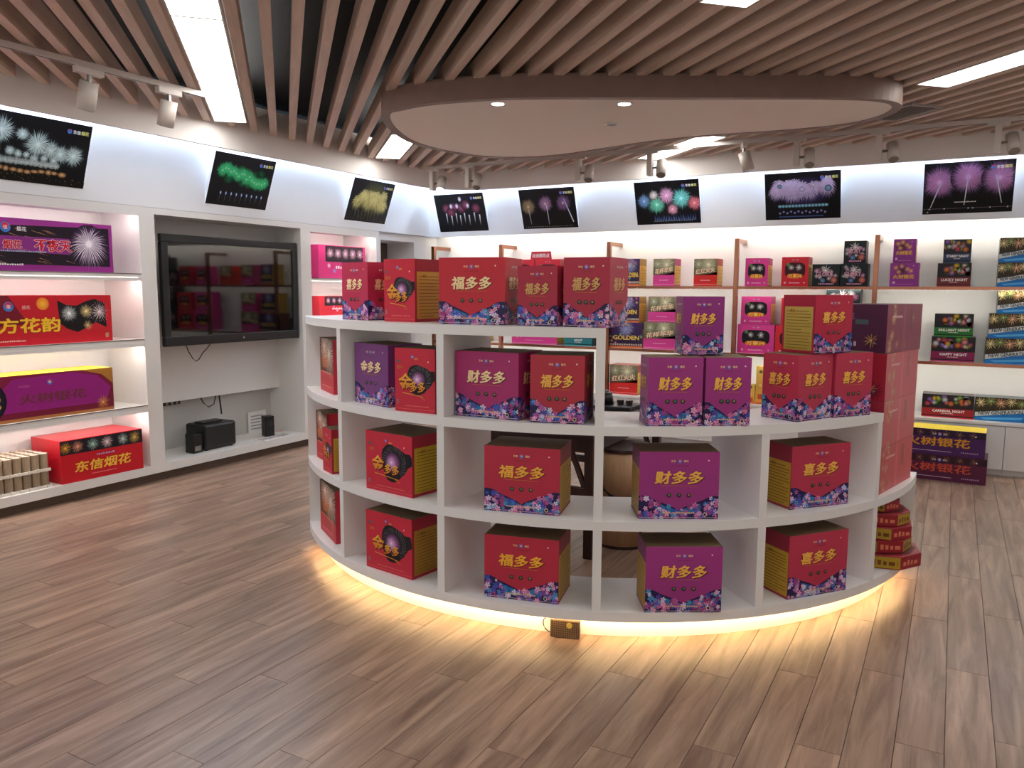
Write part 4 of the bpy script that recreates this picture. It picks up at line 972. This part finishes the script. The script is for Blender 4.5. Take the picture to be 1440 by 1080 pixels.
duobox('red floral box with gold side in the middle tier, last bay', (-.585, 3.592), 49.5, .325, .17, .285, ZA, XIR, XI, 17, {'left': 'gold'})
# bottom tier
carton('firework_box', 'picture box in the bottom tier end bay', G1, (-3.085, 3.315), -33.5, .325, .10, .29, ZD, (196, 40, 60), {'front': photobox(.325, .29, 8)}, KRAFT)
swbox('red swirl-print box with dark gold side in the bottom tier', (-2.460, 2.960), -8.8, .315, .25, .290, ZD, 9, (160, 112, 30))
duobox('red floral box in the bottom tier above the mesh adapter', (-1.757, 2.918), 12.8, .338, .24, .286, ZD, (190, 30, 54), FU, 18, {'right': 'gold'}, (240, 170, 50))
duobox('purple floral box in the bottom tier', (-1.072, 3.100), 30, .325, .20, .288, ZD, PUR, CAI, 19, {'left': 'gold'})
duobox('red floral box with brown-gold side in the bottom tier, last bay', (-.570, 3.545), 51, .335, .17, .288, ZD, XIR, XI, 20, {'left': 'gold'})
# carton pile at the end
def pinkcarton(w, h, s, bg):
    c = CV(w, h, s); c.rect(0, 0, w, h, bg); c.up()
    for i in range(10): c.burst(w*(.05+.2*c.r.random()), h*c.r.random(), h*.16, (200, 150, 110), bg, 12, .06)
    for u, v in ((.72, .7), (.3, .16), (.5, .12)): c.burst(w*u, h*v, h*.16, (176, 130, 90), bg, 14, .05)
    c.up(); c.rect(w*.45, h*.02, w*.52, h*.98, tuple(min(255, x+14) for x in bg)); c.scribble(w*.15, h*.72, w*.42, h*.06, (236, 190, 190)); c.rect(w*.62, h*.42, w*.72, h*.9, tuple(int(x*.88) for x in bg)); return c
def darkside(w, h, s, bg, tx=True):
    c = CV(w, h, s); c.rect(0, 0, w, h, bg); c.up(); c.burst(w*.78, h*.2, h*.3, (60, 20, 40), bg, 16, .06); c.burst(w*.72, h*.25, h*.2, (190, 150, 90), bg, 10, .05); c.up()
    if tx: c.text('烟花', w*.25, h*.75, h*.14, (150, 110, 150), .01); c.rect(w*.4, h*.58, w*.65, h*.68, (70, 90, 90)); c.scribble(w*.1, h*.12, w*.45, h*.1, (190, 170, 190))
    return c
z = ZA
for i, (hh, fc, sc, lab) in enumerate(((.225, (196, 84, 88), (150, 40, 60), 'bottom pink carton of the pile at the display end'), (.222, (200, 96, 100), (150, 40, 60), 'second pink carton from the shelf board in the pile'), (.225, (196, 84, 96), (150, 30, 50), 'pink-red carton just under the purple top carton'), (.228, (140, 56, 80), (74, 36, 62), 'purple carton topping the pile at the display end'))):
    wd = .50 if i < 3 else .42; aa = 77 if i < 3 else 72
    d_ = .235 if i < 3 else .25
    carton('firework_carton', lab, 'carton pile at the display end', (-.262, 4.075) if i < 3 else (-.272, 4.10), aa, wd, d_, hh, z, fc, {'front': pinkcarton(wd, hh, i+1, fc), 'left': darkside(d_, hh, i+1, sc, i == 3)}, mat('carton_dark_top', (92, 60, 70), .5))
    z += hh+.0012
# flat octagonal cakes under them
z = ZD
for i, (rr, hh, dx, rot) in enumerate(((.195, .070, 0, 12), (.165, .066, -.02, 30), (.165, .066, -.015, 5), (.155, .064, -.025, 20), (.13, .058, -.045, 8))):
    P = [(rr*math.cos(R(45*k+22.5)), rr*math.sin(R(45*k+22.5))) for k in range(8)]
    o = MB().prism(P, 0, hh-.001).build('octagonal_cake', mat('drum_red', (150, 32, 44), .35), None, (-.262+dx, 4.37, z+.0005), R(rot), bevel=.004)
    tag(o, ('lowest and widest flat octagonal red firework drum', 'second flat octagonal red drum from the base', 'middle flat octagonal red drum of the pile', 'fourth flat octagonal red drum, below the top one', 'topmost smallest octagonal drum of the pile')[i], 'firework drum', 'octagonal drums under the pink cartons')
    L_ = 2*rr*math.sin(R(22.5)); ap = rr*math.cos(R(22.5))
    for k in range(8):
        cv = CV(L_*.94, hh*.8, i*8+k); cv.rect(0, 0, cv.w, cv.h, (168, 138, 34) if k % 2 == i % 2 else (150, 36, 46)); cv.up(); cv.scribble(cv.w*.08, cv.h*.25, cv.w*.92, cv.h*.5, (110, 60, 20) if k % 2 == i % 2 else (214, 120, 90), k+2)
        m = cv.mesh('side_label', 'front', cv.w, 0, cv.h); q = bpy.data.objects.new('side_label', m); C.objects.link(q); q.parent = o
        q.matrix_local = Matrix.Rotation(R(45*k+90), 4, 'Z') @ Matrix.Translation((0, -ap, hh*.08))
    MB().cyl(rr*.86, hh-.001, hh-.0005, 8).build('top_face', mat('drum_top', (96, 40, 40), .5), o)
    z += hh+.0005

# ------------------------------------------------------------------ inside the ring: table, stool, tea things
e = empty('tea_table', (-2.10, 4.55, 0)); tag(e, 'dark wooden table inside the curved display', 'table')
BX((-.45, -.62, .69), (.42, .62, .725)).build('table_top', DARKW, e, bevel=.004)
for s in (-1, 1): BX((s*.38-.012, -.54, .60), (s*.38+.012, .54, .69)).build('apron', DARKW, e); BX((-.38, s*.56-.012, .60), (.38, s*.56+.012, .69)).build('apron', DARKW, e)
for sx in (-1, 1):
    for sy in (-1, 1):
        BX((sx*.385-.025, sy*.565-.025, 0.0005), (sx*.385+.025, sy*.565+.025, .69)).build('leg', DARKW, e)
        MB().tube([(sx*.36, sy*.56, .38), (sx*.26, sy*.56, .62)], .018, 8).build('brace', DARKW, e)
for s in (-1, 1): BX((-.38, s*.565-.02, .28), (.38, s*.565+.02, .40 if s < 0 else .33)).build('stretcher', DARKW, e)
e = empty('drum_stool', (-1.665, 4.36, 0)); tag(e, 'pale wooden drum stool pushed under the dark table inside the display', 'stool')
MB().cyl(.17, .02, .30, 28, r2=.19).cyl(.19, .30, .57, 28, r2=.175).build('body', PALEW, e, smooth=True)
MB().cyl(.18, .57, .59, 28).build('rim', DARKW, e); MB().cyl(.165, .0005, .02, 28).build('base', DARKW, e)
e = empty('tea_tray', (-1.93, 4.86, .726)); tag(e, 'black tray with dark kettle on the wooden table', 'tray')
BX((-.15, -.10, 0), (.15, .10, .025)).build('tray', BLACKP, e, bevel=.004)
MB().cyl(.055, .025, .10, 18, 0, None, (-.06, 0), .045).build('kettle', BLACKP, e, smooth=True); MB().cyl(.02, .10, .115, 10, 0, None, (-.06, 0)).build('kettle_lid', GREYM, e)
for i in range(2): MB().cyl(.02, .025, .055, 12, 0, None, (.04+.06*i, .02), .026).build('cup', mat('dark_cup', (52, 40, 36), .3), e)
o = MB().tube([(-1.725, 4.135, .47), (-1.715, 4.13, .42), (-1.69, 4.125, .37), (-1.65, 4.12, .34), (-1.60, 4.12, .33), (-1.54, 4.13, .335), (-1.50, 4.14, .30), (-1.47, 4.15, .15), (-1.46, 4.15, .012)], .009).build('power_cable', BLACKP); tag(o, 'black power cable with plug against the pale drum stool', 'cable')
MB().tube([(-1.745, 4.135, .50), (-1.735, 4.135, .49), (-1.715, 4.13, .43), (-1.71, 4.13, .42)], .022, 8).build('plug', BLACKP, o)
# mesh adapter pushed against the plinth
e = empty('mesh_adapter', (-1.395, 3.005, 0.0005), R(14)); tag(e, 'small brown mesh-covered power adapter on the floor against the glowing plinth', 'adapter')
BX((-.065, -.025, 0), (.065, .0, .082)).build('case', mat('mesh_brown', (96, 72, 58), .5, bump=.4, nscale=200, noise=.3), e, bevel=.004)
m = MB()
for i in range(13): m.box((-.062+.0098*i, -.0262, .004), (-.059+.0098*i, -.025, .078))
for i in range(8): m.box((-.062, -.0262, .006+.0098*i), (.062, -.025, .008+.0098*i))
m.build('mesh_grille', mat('grille_gold', (150, 124, 84), .4, .5), e)
MB().cyl(.013, 0, .002, 12, 0, Matrix.Translation((.02, -.0262, .06)) @ rot_to((0, -1, 0))).build('badge', mat('badge_gold', (226, 196, 90), .4), e)
o = MB().tube([(-1.465+.035*math.cos(t*.5), 2.985-.008*math.cos(t*.5), .045+.033*math.sin(t*.5)) for t in range(14)], .0025).build('cable_loop', BLACKP); tag(o, 'thin dark wire loop beside the mesh adapter', 'cable')
